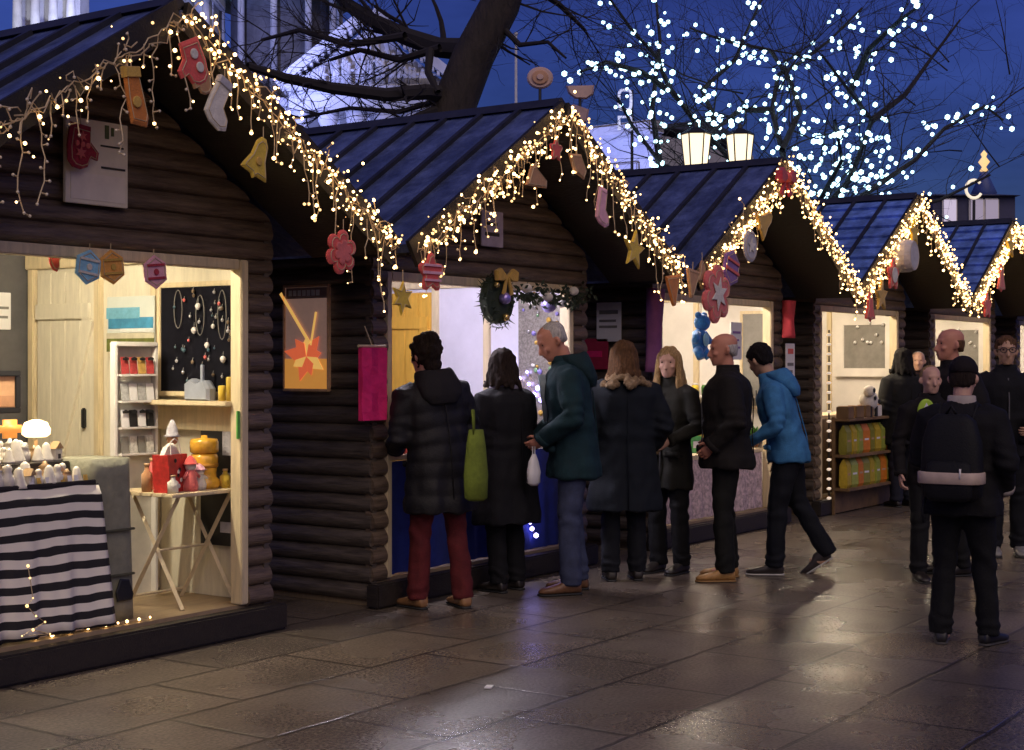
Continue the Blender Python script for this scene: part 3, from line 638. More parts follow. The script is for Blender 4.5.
# trestle table under the striped cloth
tx0, tx1, ty0, ty1, th_ = CX[0] - HW + .16, 5.20, .10, .78, .92
t = thing('trestle_table', 'trestle table hidden under the striped cloth in the nearest chalet', 'table', ((tx0 + tx1) / 2, .44, .17))
MB().bx(tx0 + .03, tx1 - .03, ty0 + .03, ty1, th_ - .03, th_ - .005).build('table_top', M_pine, t)
for x in (tx0 + .1, tx1 - .1):
    for y in (ty0 + .1, ty1 - .1): MB().bx(x - .02, x + .02, y - .02, y + .02, .17, th_ - .03).build('leg', M_pine, t)
mb = MB(); NX, rows = 60, 16; vs = []; fs = []
for k in range(rows + 1):
    for i in range(NX + 1):
        f = i / NX; x = tx0 + (tx1 - tx0) * f
        if k <= 3: p = Vector((x, ty1 - (ty1 - ty0) * k / 3, th_ + .004))
        else:
            g = (k - 3) / (rows - 3); fold = .022 * g * (math.sin(f * 34) + .5 * math.sin(f * 71 + 1)) ; flare = .05 * g
            p = Vector((x + .05 * g * max(0, (f - .85) / .15), ty0 - .02 - flare - fold * .8, th_ - (th_ - .185) * g))
        vs.append(p)
for k in range(rows):
    for i in range(NX): fs.append((k * (NX + 1) + i, k * (NX + 1) + i + 1, (k + 1) * (NX + 1) + i + 1, (k + 1) * (NX + 1) + i))
mb.add(vs, fs); cl = mb.solo('striped_tablecloth', M_strip, 'black and white striped cloth draped to the floor in the nearest chalet', 'tablecloth', smooth=True)
md = cl.modifiers.new('thick', 'SOLIDIFY'); md.thickness = .004; md.offset = -1
# small white pottery crowded on it
M_tray = mat('dark_tray', (.03, .024, .02), .4)
M_pot = mat('white_glaze', (.78, .72, .62), .25, .12, 20); M_pot2 = mat('dark_glaze', (.06, .045, .04), .3, .3, 20); M_pot3 = mat('tan_glaze', (.52, .34, .18), .3, .2, 20)
def pot(kind, loc, s, label, group):
    mb = MB()
    if kind == 'house': 
        t = thing('pottery_house', label, 'ornament', loc, random.uniform(-.5, .5), group)
        MB().rbox((0, 0, .035 * s), (.06 * s, .05 * s, .07 * s), .005).build('wall', M_pot, t, wc=False)
        MB().prism([(-.04 * s, 0), (.04 * s, 0), (0, .045 * s)], .06 * s, Matrix.Translation((0, 0, .07 * s))).build('roof', M_pot3, t, wc=False)
        MB().bx(-.010 * s, .010 * s, -.0275 * s, -.024 * s, .012 * s, .04 * s).build('window', M_pot2, t, wc=False); return
    if kind == 'bell': prof = [(.002, .10), (.012, .095), (.02, .085), (.026, .05), (.04, .012), (.042, 0), (.0, .002)]
    elif kind == 'jar': prof = [(.0, 0), (.03, 0), (.036, .02), (.034, .05), (.026, .065), (.026, .075), (.03, .076), (.012, .088), (.008, .10), (0, .103)]
    elif kind == 'bird': prof = [(0, 0), (.022, 0), (.03, .02), (.032, .04), (.02, .06), (.016, .07), (.02, .082), (.012, .096), (0, .1)]
    mb.lathe([(r * s, z * s) for r, z in prof], (0, 0, 0), 14)
    o = bpy.data.objects.new('pottery_' + kind, mb.mesh('pottery', M_pot3 if kind == 'jar' and random.random() < .4 else M_pot, True)); COL.objects.link(o); o.location = loc
    tag(o, label, 'ornament', group)
GL = {'house': 'small white pottery house with tan roof on the striped table', 'bell': 'small white pottery bell on the striped table', 'jar': 'small lidded pottery jar on the striped table', 'bird': 'small white pottery bird figure on the striped table'}
rnd = random.Random(11)
MB().rbox((4.80, .47, th_ + .06), (.80, .30, .10), .006).solo('display_step', M_tray, 'dark riser step under the rear pottery on the striped table', 'display step')
for r_ in range(5):
    for k in range(13):
        x = 4.42 + .063 * k + rnd.gauss(0, .008); y = .145 + .105 * r_ + (.06 if r_ > 1 else 0) + rnd.gauss(0, .012)
        if x > 5.17: continue
        kind = rnd.choice(('house', 'bell', 'jar', 'bird', 'bell', 'bird', 'jar')); pot(kind, (x, y, th_ + (.112 if r_ > 1 else .005)), rnd.uniform(.75, 1.25), GL[kind], kind + 's of white pottery on the striped table')
MB().rbox(((4.38 + 5.19) / 2, .105, th_ + .012), (.80, .018, .022), .004).solo('tray_edge', M_tray, 'dark wooden edging strip along the front of the striped table', 'edging')
for k in range(16):
    x = 4.42 + .047 * k; mb = MB(); mb.box((x, .118 + rnd.gauss(0, .004), th_ + .035), (.026, .002, .034), rx=R(-14)); mb.solo('price_tag', M_paper if k % 3 else F_gold, 'little upright price tag at the front edge of the striped table', 'price tag', 'price tags on the striped table')
for k in range(12):
    m = (F_coral, M_pot3, F_blue, F_gold, M_pot2)[k % 5]; mb = MB(); s = rnd.uniform(.6, 1.0); mb.lathe([(0, 0), (.02 * s, 0), (.026 * s, .02 * s), (.02 * s, .045 * s), (.008 * s, .055 * s), (0, .06 * s)], (4.44 + .06 * k + rnd.gauss(0, .01), .20 + .06 * (k % 2), th_ + .006), 12); mb.solo('glazed_bauble', m, 'tiny coloured glazed bauble among the white pottery', 'bauble', 'tiny baubles on the striped table', smooth=True)
# glowing shade lamp on the table
p = on_y(36, 432, .68); p.z = th_ + .005
t = thing('table_lamp', 'small glowing lamp among the pottery on the striped table', 'lamp', p)
MB().lathe([(0, 0), (.05, 0), (.05, .012), (.012, .03), (.010, .20), (0, .20)], n=14).build('base', M_pot3, t, True, wc=False)
MB().lathe([(.055, .22), (.075, .235), (.078, .26), (.06, .30), (.02, .315), (0, .315), (0, .22)], n=18).build('lamp_shade', mat('glowing_shade', (1, .8, .5), .5, 0, emit=3.5, ecol=(1, .70, .36)), t, True, wc=False)
MB().rbox((-.17, 0, .27), (.14, .08, .10), .03).build('amber_shade', mat('amber_shade', (.8, .3, .06), .5, .2, emit=.7, ecol=(.9, .34, .07)), t, True, wc=False)
# framed picture standing at the left and the pale note above it on the dark rear wall
yb = DEP - .10
panel('framed_picture', 'amber picture in a dark frame standing at the left of the nearest chalet', 'picture', on_y(2, 392, .72), .17, .20, -100, mat('amber_print', (.62, .36, .20), .5, .3, 6), [(.1, .9, .1, .4, mat('amber_print_low', (.5, .26, .14), .5, .2), 'lower_field')], rim=M_black)
panel('paper_notice', 'white note on the dark rear wall of the nearest chalet', 'notice', on_y(2, 311, yb), .13, .24, -90, M_paper, [(.15, .85, .55, .62, M_grey, 'text_line'), (.15, .8, .3, .37, M_grey, 'text_line')])
# red and white ornaments hung in the top left corner of the opening
ornament('felt_candy', 'red and white striped ornament in the top left corner of the nearest opening', 'ornament', SOCK, on_y(57, 256, .12), .11, F_coral, R(50), mark=[([(-.5, -.05), (.5, -.05), (.5, .06), (-.5, .06)], (0, .2), .5)], cord=.03)
# painting and postcard rack
panel('seascape_painting', 'seascape painting of blue hills and green shore on the inner wall', 'painting', on_x(131, 324, RX - .05), .43, .34, 180, mat('painted_sky', (.62, .66, .62), .6, .08, 5),
      [(0, 1, .0, .24, mat('painted_grass', (.13, .15, .03), .7, .5, 12), 'grass_field'), (0, 1, .24, .34, mat('painted_sand', (.55, .50, .38), .7), 'shore_field'), (.04, .98, .42, .62, mat('painted_blue', (.05, .23, .40), .6, .4, 9), 'hill_field'), (.0, .7, .60, .80, mat('painted_bluel', (.16, .40, .55), .6, .3, 9), 'hill_field'), (.3, 1, .35, .42, mat('painted_foam', (.7, .72, .70), .6), 'foam_field')])
p = on_y(131, 455, .33)
gs_top = p.z
t = thing('display_plinth', 'olive grey cloth covered stand between the striped table and folding table', 'stand', (5.36, .33, .17)); mb = MB(); rings = []
M_olive = mat('olive_grey_cloth', (.25, .245, .18), .85, .25, 8, bump=.3, bscale=30)
for k in range(10):
    f = k / 9; z = .17 + (gs_top - .17) * f; w = .145 - .02 * (1 - f); d = .18; ring = []
    for a in range(28):
        g = 2 * math.pi * a / 28; cx_, sx_ = math.cos(g), math.sin(g); e = .35
        ring.append(Vector((5.36 + math.copysign(abs(cx_) ** e, cx_) * w - .05 * f + .03, .33 + math.copysign(abs(sx_) ** e, sx_) * d + .008 * math.sin(5 * g) * (1 - f), z)))
    rings.append(ring)
mb.loft(rings); mb.build('cloth', M_olive, t, True)
for z in (.42, .66): MB().rbox((5.35, .13, z), (.24, .02, .012), .004).build('seam', mat('olive_dark', (.09, .09, .06), .85), t)
MB().prism([(-.05, 0), (.05, 0), (.06, .03), (.03, .11), (-.03, .12), (-.06, .05)], .012, Matrix.Translation((5.40, .128, .28))).build('dark_motif', M_black, t)
# postcard rack
rc = Vector((6.00, .74, .17))
t = thing('postcard_rack', 'white tiered postcard rack standing behind the folding table', 'rack', rc, R(-4)); RW, RHt = .29, 1.49
for s in (-1, 1): MB().rbox((s * RW / 2, 0, RHt / 2), (.022, .05, RHt), .004).build('upright', M_white, t, wc=False)
MB().rbox((0, .02, RHt / 2), (RW - .02, .012, RHt - .01), .003).build('back_panel', mat('rack_back', (.72, .68, .60), .6, .1), t, wc=False)
MB().rbox((0, -.0, RHt), (RW + .02, .06, .03), .006).build('top_rail', M_white, t, wc=False)
cards = [(mat('card_red', (.40, .05, .05), .5, .5, 40), M_black), (M_paper, mat('card_grey', (.42, .42, .42), .5, .4, 50)), (M_paper, M_black), (mat('card_pale', (.58, .56, .52), .5, .4, 50), M_grey)]
for k in range(4):
    z = RHt - .17 - .155 * k
    MB().rbox((0, -.03, z - .012), (RW - .03, .05, .014), .003).build('shelf', M_white, t, wc=False)
    for j in range(4):
        cm = cards[k][(j + k) % 2] if k else (cards[0][0] if j != 2 else mat('card_amber', (.5, .3, .08), .5, .3, 30))
        c_ = MB().rbox(((j - 1.5) * .06, -.03, z + .045), (.054, .006, .10), .002, rx=R(-8)).build('postcard', cm, t, wc=False)
        if k in (0, 2): MB().prism([(-.02, 0), (.02, 0), (.022, .014), (0, .022), (-.022, .014)], .004, Matrix.Translation(((j - 1.5) * .06, -.039, z + .075))).build('print_mark', M_black, c_, wc=False)
# jewellery board on the inner wall
c = on_x(205, 339, RX - .02); hB = on_x(205, 284, RX).z - on_x(205, 394, RX).z
bd = panel('jewellery_board', 'black velvet board hung with pale earrings on the inner wall', 'display board', (RX - .02, .445, c.z), .74, hB, 180, mat('black_velvet', (.004, .004, .008), .95, .4, 9, spec=.1), rim=M_pine)
rnd = random.Random(3)
M_pearl = mat('pearl', (.80, .76, .74), .2, .1); M_silver = mat('silver', (.6, .6, .62), .25, .1, metal=.7)
spots = [(198, 306, 1), (236, 299, 1), (194, 330, 1), (213, 326, .7), (207, 345, .9), (223, 359, 1), (236, 367, .8), (184, 350, .6), (220, 308, .6), (184, 300, .5), (228, 322, .6), (202, 366, .6), (190, 316, .5), (214, 292, .5), (229, 340, .5), (240, 345, .5), (183, 372, .6), (211, 310, .45)]
for k in range(34): spots.append((rnd.uniform(172, 242), rnd.uniform(288, 384), rnd.uniform(.35, .62)))
for k, (px, py, s) in enumerate(spots):
    p = on_x(px, py, RX - .045); t = thing('drop_earring', 'small drop earring pinned on the black velvet board', 'earring', p, 0, 'earrings on the black velvet board')
    MB().lathe([(0, -.024 * s), (.012 * s, -.018 * s), (.019 * s, 0), (.012 * s, .014 * s), (0, .02 * s)], n=12).build('drop', M_pearl if s > .65 else F_rose if k % 9 == 0 else (M_silver, F_grey, mat('bronze_bead', (.16, .11, .07), .35), mat('teal_bead', (.06, .12, .16), .35))[k % 4], t, True, wc=False)
    MB().tube([(0, 0, .018 * s), (0.004, 0, .045 * s)], .0022, 5).build('hook', M_silver, t, wc=False)
for k in range(3):
    p = on_x(178 + 22 * k, 290 + 5 * (k % 2), RX - .045); d = rnd.uniform(.14, .30); mb = MB()
    mb.tube([p + Vector((0, .035 * math.sin(a * math.pi / 8), -d * (1 - math.cos(a * math.pi / 8)) / 2 * 1)) if a <= 8 else p + Vector((0, -.035 * math.sin((a - 8) * math.pi / 8), -d * (1 + math.cos((a - 8) * math.pi / 8)) / 2)) for a in range(17)], .0024, 5)
    mb.solo('bead_necklace', M_grey, 'thin silver necklace looped on the black velvet board', 'necklace', 'necklaces on the black velvet board', loc=p)
# shelf under the board with its goods
zs = on_x(205, 403, RX - .1).z
t = thing('wall_shelf', 'pine shelf on the inner wall below the black velvet board', 'shelf', (RX - .1, .44, zs)); MB().rbox((RX - .11, .45, zs), (.20, .78, .028), .005).build('shelf_board', M_pine, t); MB().rbox((RX - .04, .45, zs - .09), (.03, .74, .15), .004).build('cleat', M_pine, t)
p = on_x(200, 399, RX - .12); zt = zs + .014
t = thing('silver_house_box', 'silver blue house shaped box with chimney on the pine shelf', 'box', (RX - .12, p.y, zt), R(90)); M_sb = mat('silver_blue', (.42, .46, .56), .35, .15, metal=.3)
MB().prism([(-.10, 0), (.10, 0), (.10, .10), (.05, .13), (0, .10), (-.06, .12), (-.10, .07)], .08).build('body', M_sb, t, wc=False); MB().rbox((-.02, 0, .15), (.02, .02, .12), .003).build('chimney', M_sb, t, wc=False)
for px, hgt, m, lb in ((222, .09, F_yellow, 'short yellow candle on the pine shelf'), (230, .14, mat('wax_amber', (.55, .38, .06), .4), 'middle amber candle on the pine shelf'), (239, .18, mat('wax_olive', (.42, .34, .08), .4), 'tallest olive candle on the pine shelf')):
    p = on_x(px, 399, RX - .1); t = thing('pillar_candle', lb, 'candle', (RX - .1, p.y, zt)); MB().lathe([(0, 0), (.022, 0), (.023, hgt * .95), (.018, hgt), (0, hgt - .004)], n=14).build('wax', m, t, True, wc=False); MB().tube([(0, 0, hgt - .005), (.002, 0, hgt + .014)], .002, 5).build('wick', M_black, t, wc=False)
# folding table with crossed legs
ft = thing('folding_table', 'slatted pine folding table on crossed legs by the right post', 'table', (6.0, .34, .17)); zt = .815
for k in range(6): MB().rbox((5.985, .13 + .088 * k, zt), (.56, .078, .020), .004).build('slat', M_pine, ft)
for x in (5.80, 6.20):
    for (y0, y1) in ((.13, .54), (.54, .13)):
        dx = .016 if y0 < y1 else -.016
        mb = MB(); mb.tube([(x + dx, y0, .172), (x + dx, y1, zt - .012)], .015, 4); mb.build('leg', M_pine, ft)
MB().tube([(5.80, .335, .49), (6.20, .335, .49)], .008, 6).build('crossbar', M_pine, ft); MB().tube([(5.80, .52, .22), (6.20, .52, .22)], .009, 6).build('crossbar', M_pine, ft)
zt += .011
# goods on it
M_redp = mat('red_wrap', (.52, .035, .03), .45, .35, 30)
t = thing('gift_bag', 'red gift bag stuffed with white tissue on the folding table', 'gift bag', (5.83, .25, zt), R(15))
MB().loft([[Vector((sx * w, sy * d, z)) for sx, sy in ((-1, -1), (1, -1), (1, 1), (-1, 1))] for w, d, z in ((.085, .05, 0), (.09, .055, .1), (.10, .05, .21))]).build('bag', M_redp, t, wc=False)
for k in range(5): MB().prism([(-.02, 0), (.02, 0), (.006, .085), (-.01, .07)], .03, Matrix.Translation(((k - 2) * .035, 0, .19)) @ Matrix.Rotation((k - 2) * -.25, 4, 'Y')).build('tissue', F_white, t, wc=False)
for k in range(7): MB().ball((rnd.uniform(-.07, .07), -.055, rnd.uniform(.03, .18)), .014, 1, sc=(1, .3, 1)).build('spot', F_white if k % 2 else M_black, t, wc=False)
for sx in (-1, 1): MB().tube([(sx * .05, -.04, .2), (sx * .04, -.03, .28), (0, -.03, .30)], .004, 5).build('handle', F_white, t, wc=False)
def doll(label, x, y, h, mbody, mhead, mhat):
    t = thing('rag_doll', label, 'doll', (x, y, zt)); MB().lathe([(0, 0), (.042, 0), (.045, .03), (.03, .5 * h), (.018, .62 * h), (0, .63 * h)], n=14).build('dress', mbody, t, True, wc=False)
    MB().ball((0, 0, .72 * h), .034, 2).build('head', mhead, t, True, wc=False); MB().lathe([(.05, .76 * h), (.036, .79 * h), (.03, .88 * h), (.008, h), (0, h)], n=14).build('hat', mhat, t, True, wc=False)
    for s in (-1, 1): MB().tube([(s * .018, 0, .56 * h), (s * .06, -.01, .38 * h)], (.012, .009), 6).build('arm', mbody, t, True, wc=False)
doll('pale patterned rag doll leaning by the red gift bag', 5.93, .19, .20, F_rose, F_white, F_coral)
doll('tall white rag doll with a wide pale hat behind the gift bag', 5.93, .34, .40, F_white, F_brown, F_grey)
doll('small white rag doll beside the amber jug', 6.02, .22, .15, F_white, F_white, F_pink)
t = thing('amber_jar', 'big amber glazed jar with a wide lid on the folding table', 'jar', (6.11, .27, zt)); M_amb = mat('amber_glaze', (.72, .38, .04), .2, .25, 18, coat=.4)
MB().lathe([(0, 0), (.085, 0), (.094, .02), (.088, .05), (.072, .065), (.070, .09), (.080, .14), (.082, .18), (.072, .20), (0, .202)], n=20).build('body', M_amb, t, True, wc=False); MB().lathe([(.070, .203), (.082, .21), (.084, .265), (.076, .285), (.02, .29), (.018, .305), (0, .308)], n=20).build('lid', M_amb, t, True, wc=False)
MB().lathe([(.0775, .12), (.0835, .13), (.0815, .145)], n=20).build('band', mat('amber_dark', (.42, .19, .02), .3), t, True, wc=False)
panel('black_chalkboard', 'black board with pale round drawings leaning behind the amber jar', 'board', (RX - .04, .27, .87), .34, .78, 180, M_black, [(.55, .85, .68, .86, F_grey, 'chalk_drawing'), (.55, .75, .42, .55, F_white, 'chalk_drawing'), (.5, .8, .1, .18, F_grey, 'chalk_drawing')])
panel('green_tag', 'small green ticket on the right jamb of the nearest opening', 'ticket', on_y(240, 425, .0), .05, .16, -95, mat('green_card', (.12, .42, .08), .6))
for k, (x, y, h, m, lb) in enumerate(((5.78, .17, .10, F_white, 'small white jar at the left corner of the folding table'), (5.76, .36, .16, F_brown, 'tan bottle behind the red gift bag'), (6.20, .19, .11, F_yellow, 'short yellow jar at the right corner of the folding table'), (6.00, .44, .22, F_gold, 'tall gold bottle at the back of the folding table'), (5.88, .45, .18, F_rose, 'rose bottle at the back of the folding table'))):
    t = thing('small_bottle', lb, 'bottle', (x, y, zt)); MB().lathe([(0, 0), (.03, 0), (.032, h * .6), (.014, h * .75), (.013, h * .9), (0, h * .9)], n=14).build('body', m, t, True, wc=False); MB().lathe([(0, h * .9), (.017, h * .9), (.017, h), (0, h)], n=12).build('stopper', M_pot3, t, True, wc=False)
# floor level bulbs inside the threshold
pts = [on_y(px, py, .045) for px, py in ((36, 628), (52, 624), (70, 622), (88, 620), (106, 618), (118, 617), (127, 615), (139, 612), (150, 610))]
for p in pts: p.z = .185
string_of_lights('fairy_lights', 'few warm bulbs lying along the threshold of the nearest chalet', None, [pts[0]], [pts], pts, .011, M_bulb, M_wire)
pts = [on_y(px, py, -.09) for px, py in ((28, 566), (30, 578), (33, 598), (27, 606), (36, 616), (45, 622), (22, 636), (50, 634), (33, 630))]
string_of_lights('fairy_lights', 'few warm bulbs trailing down the striped cloth', None, [pts[0]], [pts], pts, .008, M_bulb2, M_wire)

# ------------------------------------------------------------------ goods of the other chalets
# second chalet: counter with blue cloth
def counter(cx, label, m_cloth, y=.06, d=.42, h=.93, x0=None, x1=None):
    x0 = x0 if x0 is not None else cx - HW + .21; x1 = x1 if x1 is not None else cx + HW - .27
    t = thing('sales_counter', label, 'counter', ((x0 + x1) / 2, y + d / 2, .17)); MB().rbox(((x0 + x1) / 2, y + d / 2, h), (x1 - x0, d, .035), .006).build('counter_top', M_pine, t)
    mb = MB(); vs = []; fs = []; N = 70
    for k in range(8):
        for i in range(N + 1):
            f = i / N; g = k / 7; vs.append(Vector((x0 + .01 + (x1 - x0 - .02) * f, y + .01 - .02 * g - .012 * g * math.sin(f * 60 + math.sin(f * 13) * 2), h - .02 - (h - .2) * g)))
    for k in range(7):
        for i in range(N): fs.append((k * (N + 1) + i, k * (N + 1) + i + 1, (k + 1) * (N + 1) + i + 1, (k + 1) * (N + 1) + i))
    MB().add(vs, fs).build('front_cloth', m_cloth, t, True)
    for x in (x0 + .03, x1 - .03): MB().bx(x - .02, x + .02, y + d - .06, y + d - .02, .172, h - .018).build('leg', M_pine, t)
    return t
counter(CX[1], 'counter with deep blue cloth front in the second chalet', mat('royal_blue_cloth', (.018, .035, .22), .85, .3, 8))
counter(CX[2], 'counter with pale rose patterned cloth in the third chalet', mat('rose_lace', (.55, .42, .42), .85, .6, 30), h=.72)
counter(CX[4], 'counter with brown cloth in the fifth chalet', mat('brown_cloth', (.14, .09, .06), .85, .3, 8))
counter(CX[3], 'narrow back counter of the fourth chalet above the packets', mat('dun_cloth', (.20, .15, .10), .85, .3, 8), y=.16, h=.98)
# glitter panel, goods
R2 = CX[1] + HW - .09
pn = panel('glitter_panel', 'grey panel of glittering trinkets on the inner wall of the second chalet', 'display board', (R2 - .02, .30, 1.56), .50, 1.02, 180, mat('glitter_grey', (.34, .31, .28), .35, .5, 60, metal=.5))
rnd = random.Random(21)
for k in range(46):
    y, z = rnd.uniform(.10, .50), rnd.uniform(1.1, 2.0); mm = rnd.choice((M_silver, F_gold, M_pearl, mat('gem_green', (.2, .4, .2), .2), mat('gem_violet', (.3, .25, .7), .2)))
    t = MB().ball((R2 - .035, y, z), rnd.uniform(.012, .024), 2, sc=(.5, 1, 1)).solo('hanging_trinket', mm, 'shiny round trinket hung on the grey glitter panel', 'trinket', 'trinkets on the grey glitter panel', smooth=True)
pts = [on_x(px, py, R2 - .05) for px, py in ((508, 376), (514, 386), (520, 378), (524, 392), (512, 398), (529, 384), (534, 395), (505, 390), (519, 402), (538, 388), (527, 372), (541, 400), (508, 362))]
M_violet = mat('violet_bulb', (.5, .45, 1), .4, 0, emit=9, ecol=(.42, .36, 1.0))
string_of_lights('fairy_lights', 'violet blue fairy lights heaped beside the older shopper', None, [pts[0]], [pts], pts, .02, M_violet, M_wire)
pts = [Vector((on_y(530, 470, .03).x + rnd.gauss(0, .03), .005 + rnd.random() * .01, .28 + .055 * k)) for k in range(12)]
string_of_lights('fairy_lights', 'added violet blue fairy lights on the counter cloth, tinting the paving below', None, [pts[0]], [pts], pts, .02, M_violet, M_wire)  # extra bulbs added to throw a violet blue streak on the paving
for px, py, s, m, lb in ((534, 300, .05, M_paper, 'white bauble hung left in the second opening'), (549, 305, .06, mat('violet_bauble', (.42, .36, .8), .2, .1, metal=.4), 'violet bauble hung right in the second opening'), (561, 302, .045, M_pearl, 'small pearl bauble hung right in the second opening')):
    p = on_y(px, py, .0); t = thing('bauble', lb, 'bauble', p); MB().ball((0, 0, 0), s, 2).build('ball', m, t, True, wc=False); MB().lathe([(0, s * .95), (.012, s * .95), (.012, s * 1.15), (0, s * 1.2)], n=10).build('cap', F_gold, t, wc=False); MB().tube([(0, 0, s * 1.1), (0, 0, s * 1.1 + .05)], .003, 5).build('cord', M_wire, t, wc=False)
for k in range(7):
    x = CX[1] - 1.0 + .11 * k; t = thing('goods_box', 'small red and white box on the blue counter of the second chalet', 'box', (x, .14 + .03 * (k % 2), .95), rnd.uniform(-.3, .3), 'red and white boxes on the blue counter')
    MB().rbox((0, 0, .045), (.08, .06, .09), .006).build('carton', F_white if k % 2 else M_redp, t, wc=False); MB().rbox((0, 0, .093), (.084, .064, .016), .004).build('lid', M_redp if k % 2 else F_white, t, wc=False)
# third chalet
R3 = CX[2] + HW - .09
panel('grey_shutter', 'grey painted shutter on the inner wall of the third chalet', 'shutter', (R3 - .02, .20, 1.58), .32, .92, 180, M_grey, rim=M_pine)
panel('paper_notice', 'lilac white notice pinned beside the blue toy', 'notice', on_y(736, 341, -.02), .22, .34, -90, M_paper, [(.15, .85, .7, .76, F_purple, 'text_line'), (.15, .7, .5, .55, F_purple, 'text_line'), (.15, .8, .3, .35, F_purple, 'text_line')])
p = on_y(700, 334, -.03)
t = thing('plush_toy', 'bright blue plush toy hanging in the third opening', 'toy', p); M_plb = mat('blue_plush', (.03, .20, .62), .9, .3, 30, sheen=.4)
MB().ball((0, 0, -.06), .10, 2, sc=(.9, .7, 1.2)).build('body', M_plb, t, True, wc=False); MB().ball((.02, -.01, .10), .075, 2).build('head', M_plb, t, True, wc=False)
for s in (-1, 1):
    MB().tube([(s * .06, 0, .0), (s * .14, -.03, -.07)], (.04, .028), 10).build('arm', M_plb, t, True, wc=False); MB().tube([(s * .05, 0, -.13), (s * .08, -.05, -.21)], (.045, .035), 10).build('leg', M_plb, t, True, wc=False); MB().ball((.02 + s * .055, 0, .165), .03, 2).build('ear', M_plb, t, True, wc=False)
MB().ball((-.02, -.07, -.05), .05, 2, sc=(1, .4, 1.2)).build('belly_patch', F_blue, t, True, wc=False); MB().tube([(.02, 0, .17), (.02, 0, .32)], .004, 5).build('cord', M_wire, t, wc=False)
for k, px in enumerate((664, 672, 756, 764)):
    p = on_y(px, 430, .2); t = thing('potted_plant', 'small green potted plant on the counter of the third chalet', 'plant', (p.x, .22, .738), 0, 'potted plants on the rose counter'); MB().lathe([(0, 0), (.04, 0), (.055, .08), (.05, .08), (0, .07)], n=14).build('pot', F_brown, t, True, wc=False)
    mb = MB()
    for q in range(60):
        d = Vector((rnd.gauss(0, 1), rnd.gauss(0, 1), abs(rnd.gauss(1, .7)))).normalized() * rnd.uniform(.06, .16); w = d.cross(Vector((0, 0, 1))).normalized() * .014; b0 = Vector((0, 0, .08)); mb.add([b0, b0 + d * .6 + w, b0 + d, b0 + d * .6 - w], [(0, 1, 2, 3)])
    mb.build('leaves', mat('plant_green', (.05, .16, .03), .6, .4), t, wc=False)
zsh = 1.22; t = thing('wall_shelf', 'white shelf of bright jars on the inner wall of the third chalet', 'shelf', (R3 - .1, .75, zsh)); MB().rbox((R3 - .10, .72, zsh), (.17, 1.0, .025), .004).build('shelf_board', M_white, t)
for k in range(9):
    m = (F_yellow, F_coral, F_blue, F_orange, mat('plant_green', (.05, .16, .03), .6, .4))[k % 5]; t = thing('stock_jar', 'bright small jar on the white shelf of the third chalet', 'jar', (R3 - .10, .28 + .11 * k, zsh + .013), 0, 'jars on the white shelf'); MB().lathe([(0, 0), (.035, 0), (.037, .08), (.028, .10), (0, .10)], n=12).build('glass', m, t, True, wc=False); MB().lathe([(0, .10), (.031, .10), (.031, .12), (0, .12)], n=12).build('lid', M_white, t, True, wc=False)
for k in range(8):
    t = thing('stock_box', 'white and green goods box on the rose counter', 'box', (CX[2] - .8 + .19 * k, .26 + .05 * (k % 2), .738), rnd.uniform(-.3, .3), 'goods boxes on the rose counter'); h = rnd.uniform(.12, .26); MB().rbox((0, 0, h / 2), (.13, .10, h), .006).build('carton', (M_white, mat('box_green', (.10, .38, .12), .6), F_yellow)[k % 3], t, wc=False); MB().bx(-.045, .045, -.053, -.0495, h * .3, h * .7).build('sticker', (F_coral, M_paper, F_purple)[k % 3], t, wc=False)
# fourth chalet: blackboard in a white frame and the packet shelves
R4 = CX[3] + HW - .09; R5 = CX[4] + HW - .09
for Rw, lb in ((R4, 'grey blackboard in a thick white frame inside the fourth chalet'), (R5, 'grey blackboard in a thick white frame inside the fifth chalet')):
    panel('framed_blackboard', lb, 'blackboard', (Rw - .03, .42, 1.74), .60, .60, 180, M_grey, rim=M_white, rw=.10)
    for k in range(9): MB().ball((Rw - .055, rnd.uniform(.18, .68), rnd.uniform(1.75, 2.02)), .022, 1).solo('paper_snowball', M_paper, 'white paper ball stuck on the blackboard of the %s chalet' % ('fourth' if Rw == R4 else 'fifth'), 'paper ball', 'paper balls on the blackboard of the %s chalet' % ('fourth' if Rw == R4 else 'fifth'), smooth=True)
sx0 = on_y(834, 450, -.12).x; sx1 = on_y(898, 450, -.12).x
t = thing('packet_shelf', 'low open wooden shelf of yellow packets before the fourth chalet', 'shelf', ((sx0 + sx1) / 2, -.16, 0)); M_rust = mat('rustic_wood', (.20, .12, .055), .6, .4, 5)
for z in (.26, .60, .97): MB().rbox(((sx0 + sx1) / 2, -.19, z), (sx1 - sx0, .19, .03), .005).build('shelf_board', M_rust, t)
for x in (sx0 + .015, sx1 - .015): MB().rbox((x, -.11, .50), (.03, .03, 1.0), .005).build('side_board', M_rust, t)
MB().rbox(((sx0 + sx1) / 2, -.095, .50), (sx1 - sx0 - .06, .012, .98), .003).build('back_board', M_rust, t)
pk = [mat('packet_yellow', (.55, .40, .04), .4, .2, 20), mat('packet_olive', (.28, .26, .04), .4, .2, 20), mat('packet_orange', (.65, .20, .02), .4, .2, 20), mat('packet_lime', (.36, .40, .07), .4, .2, 20)]
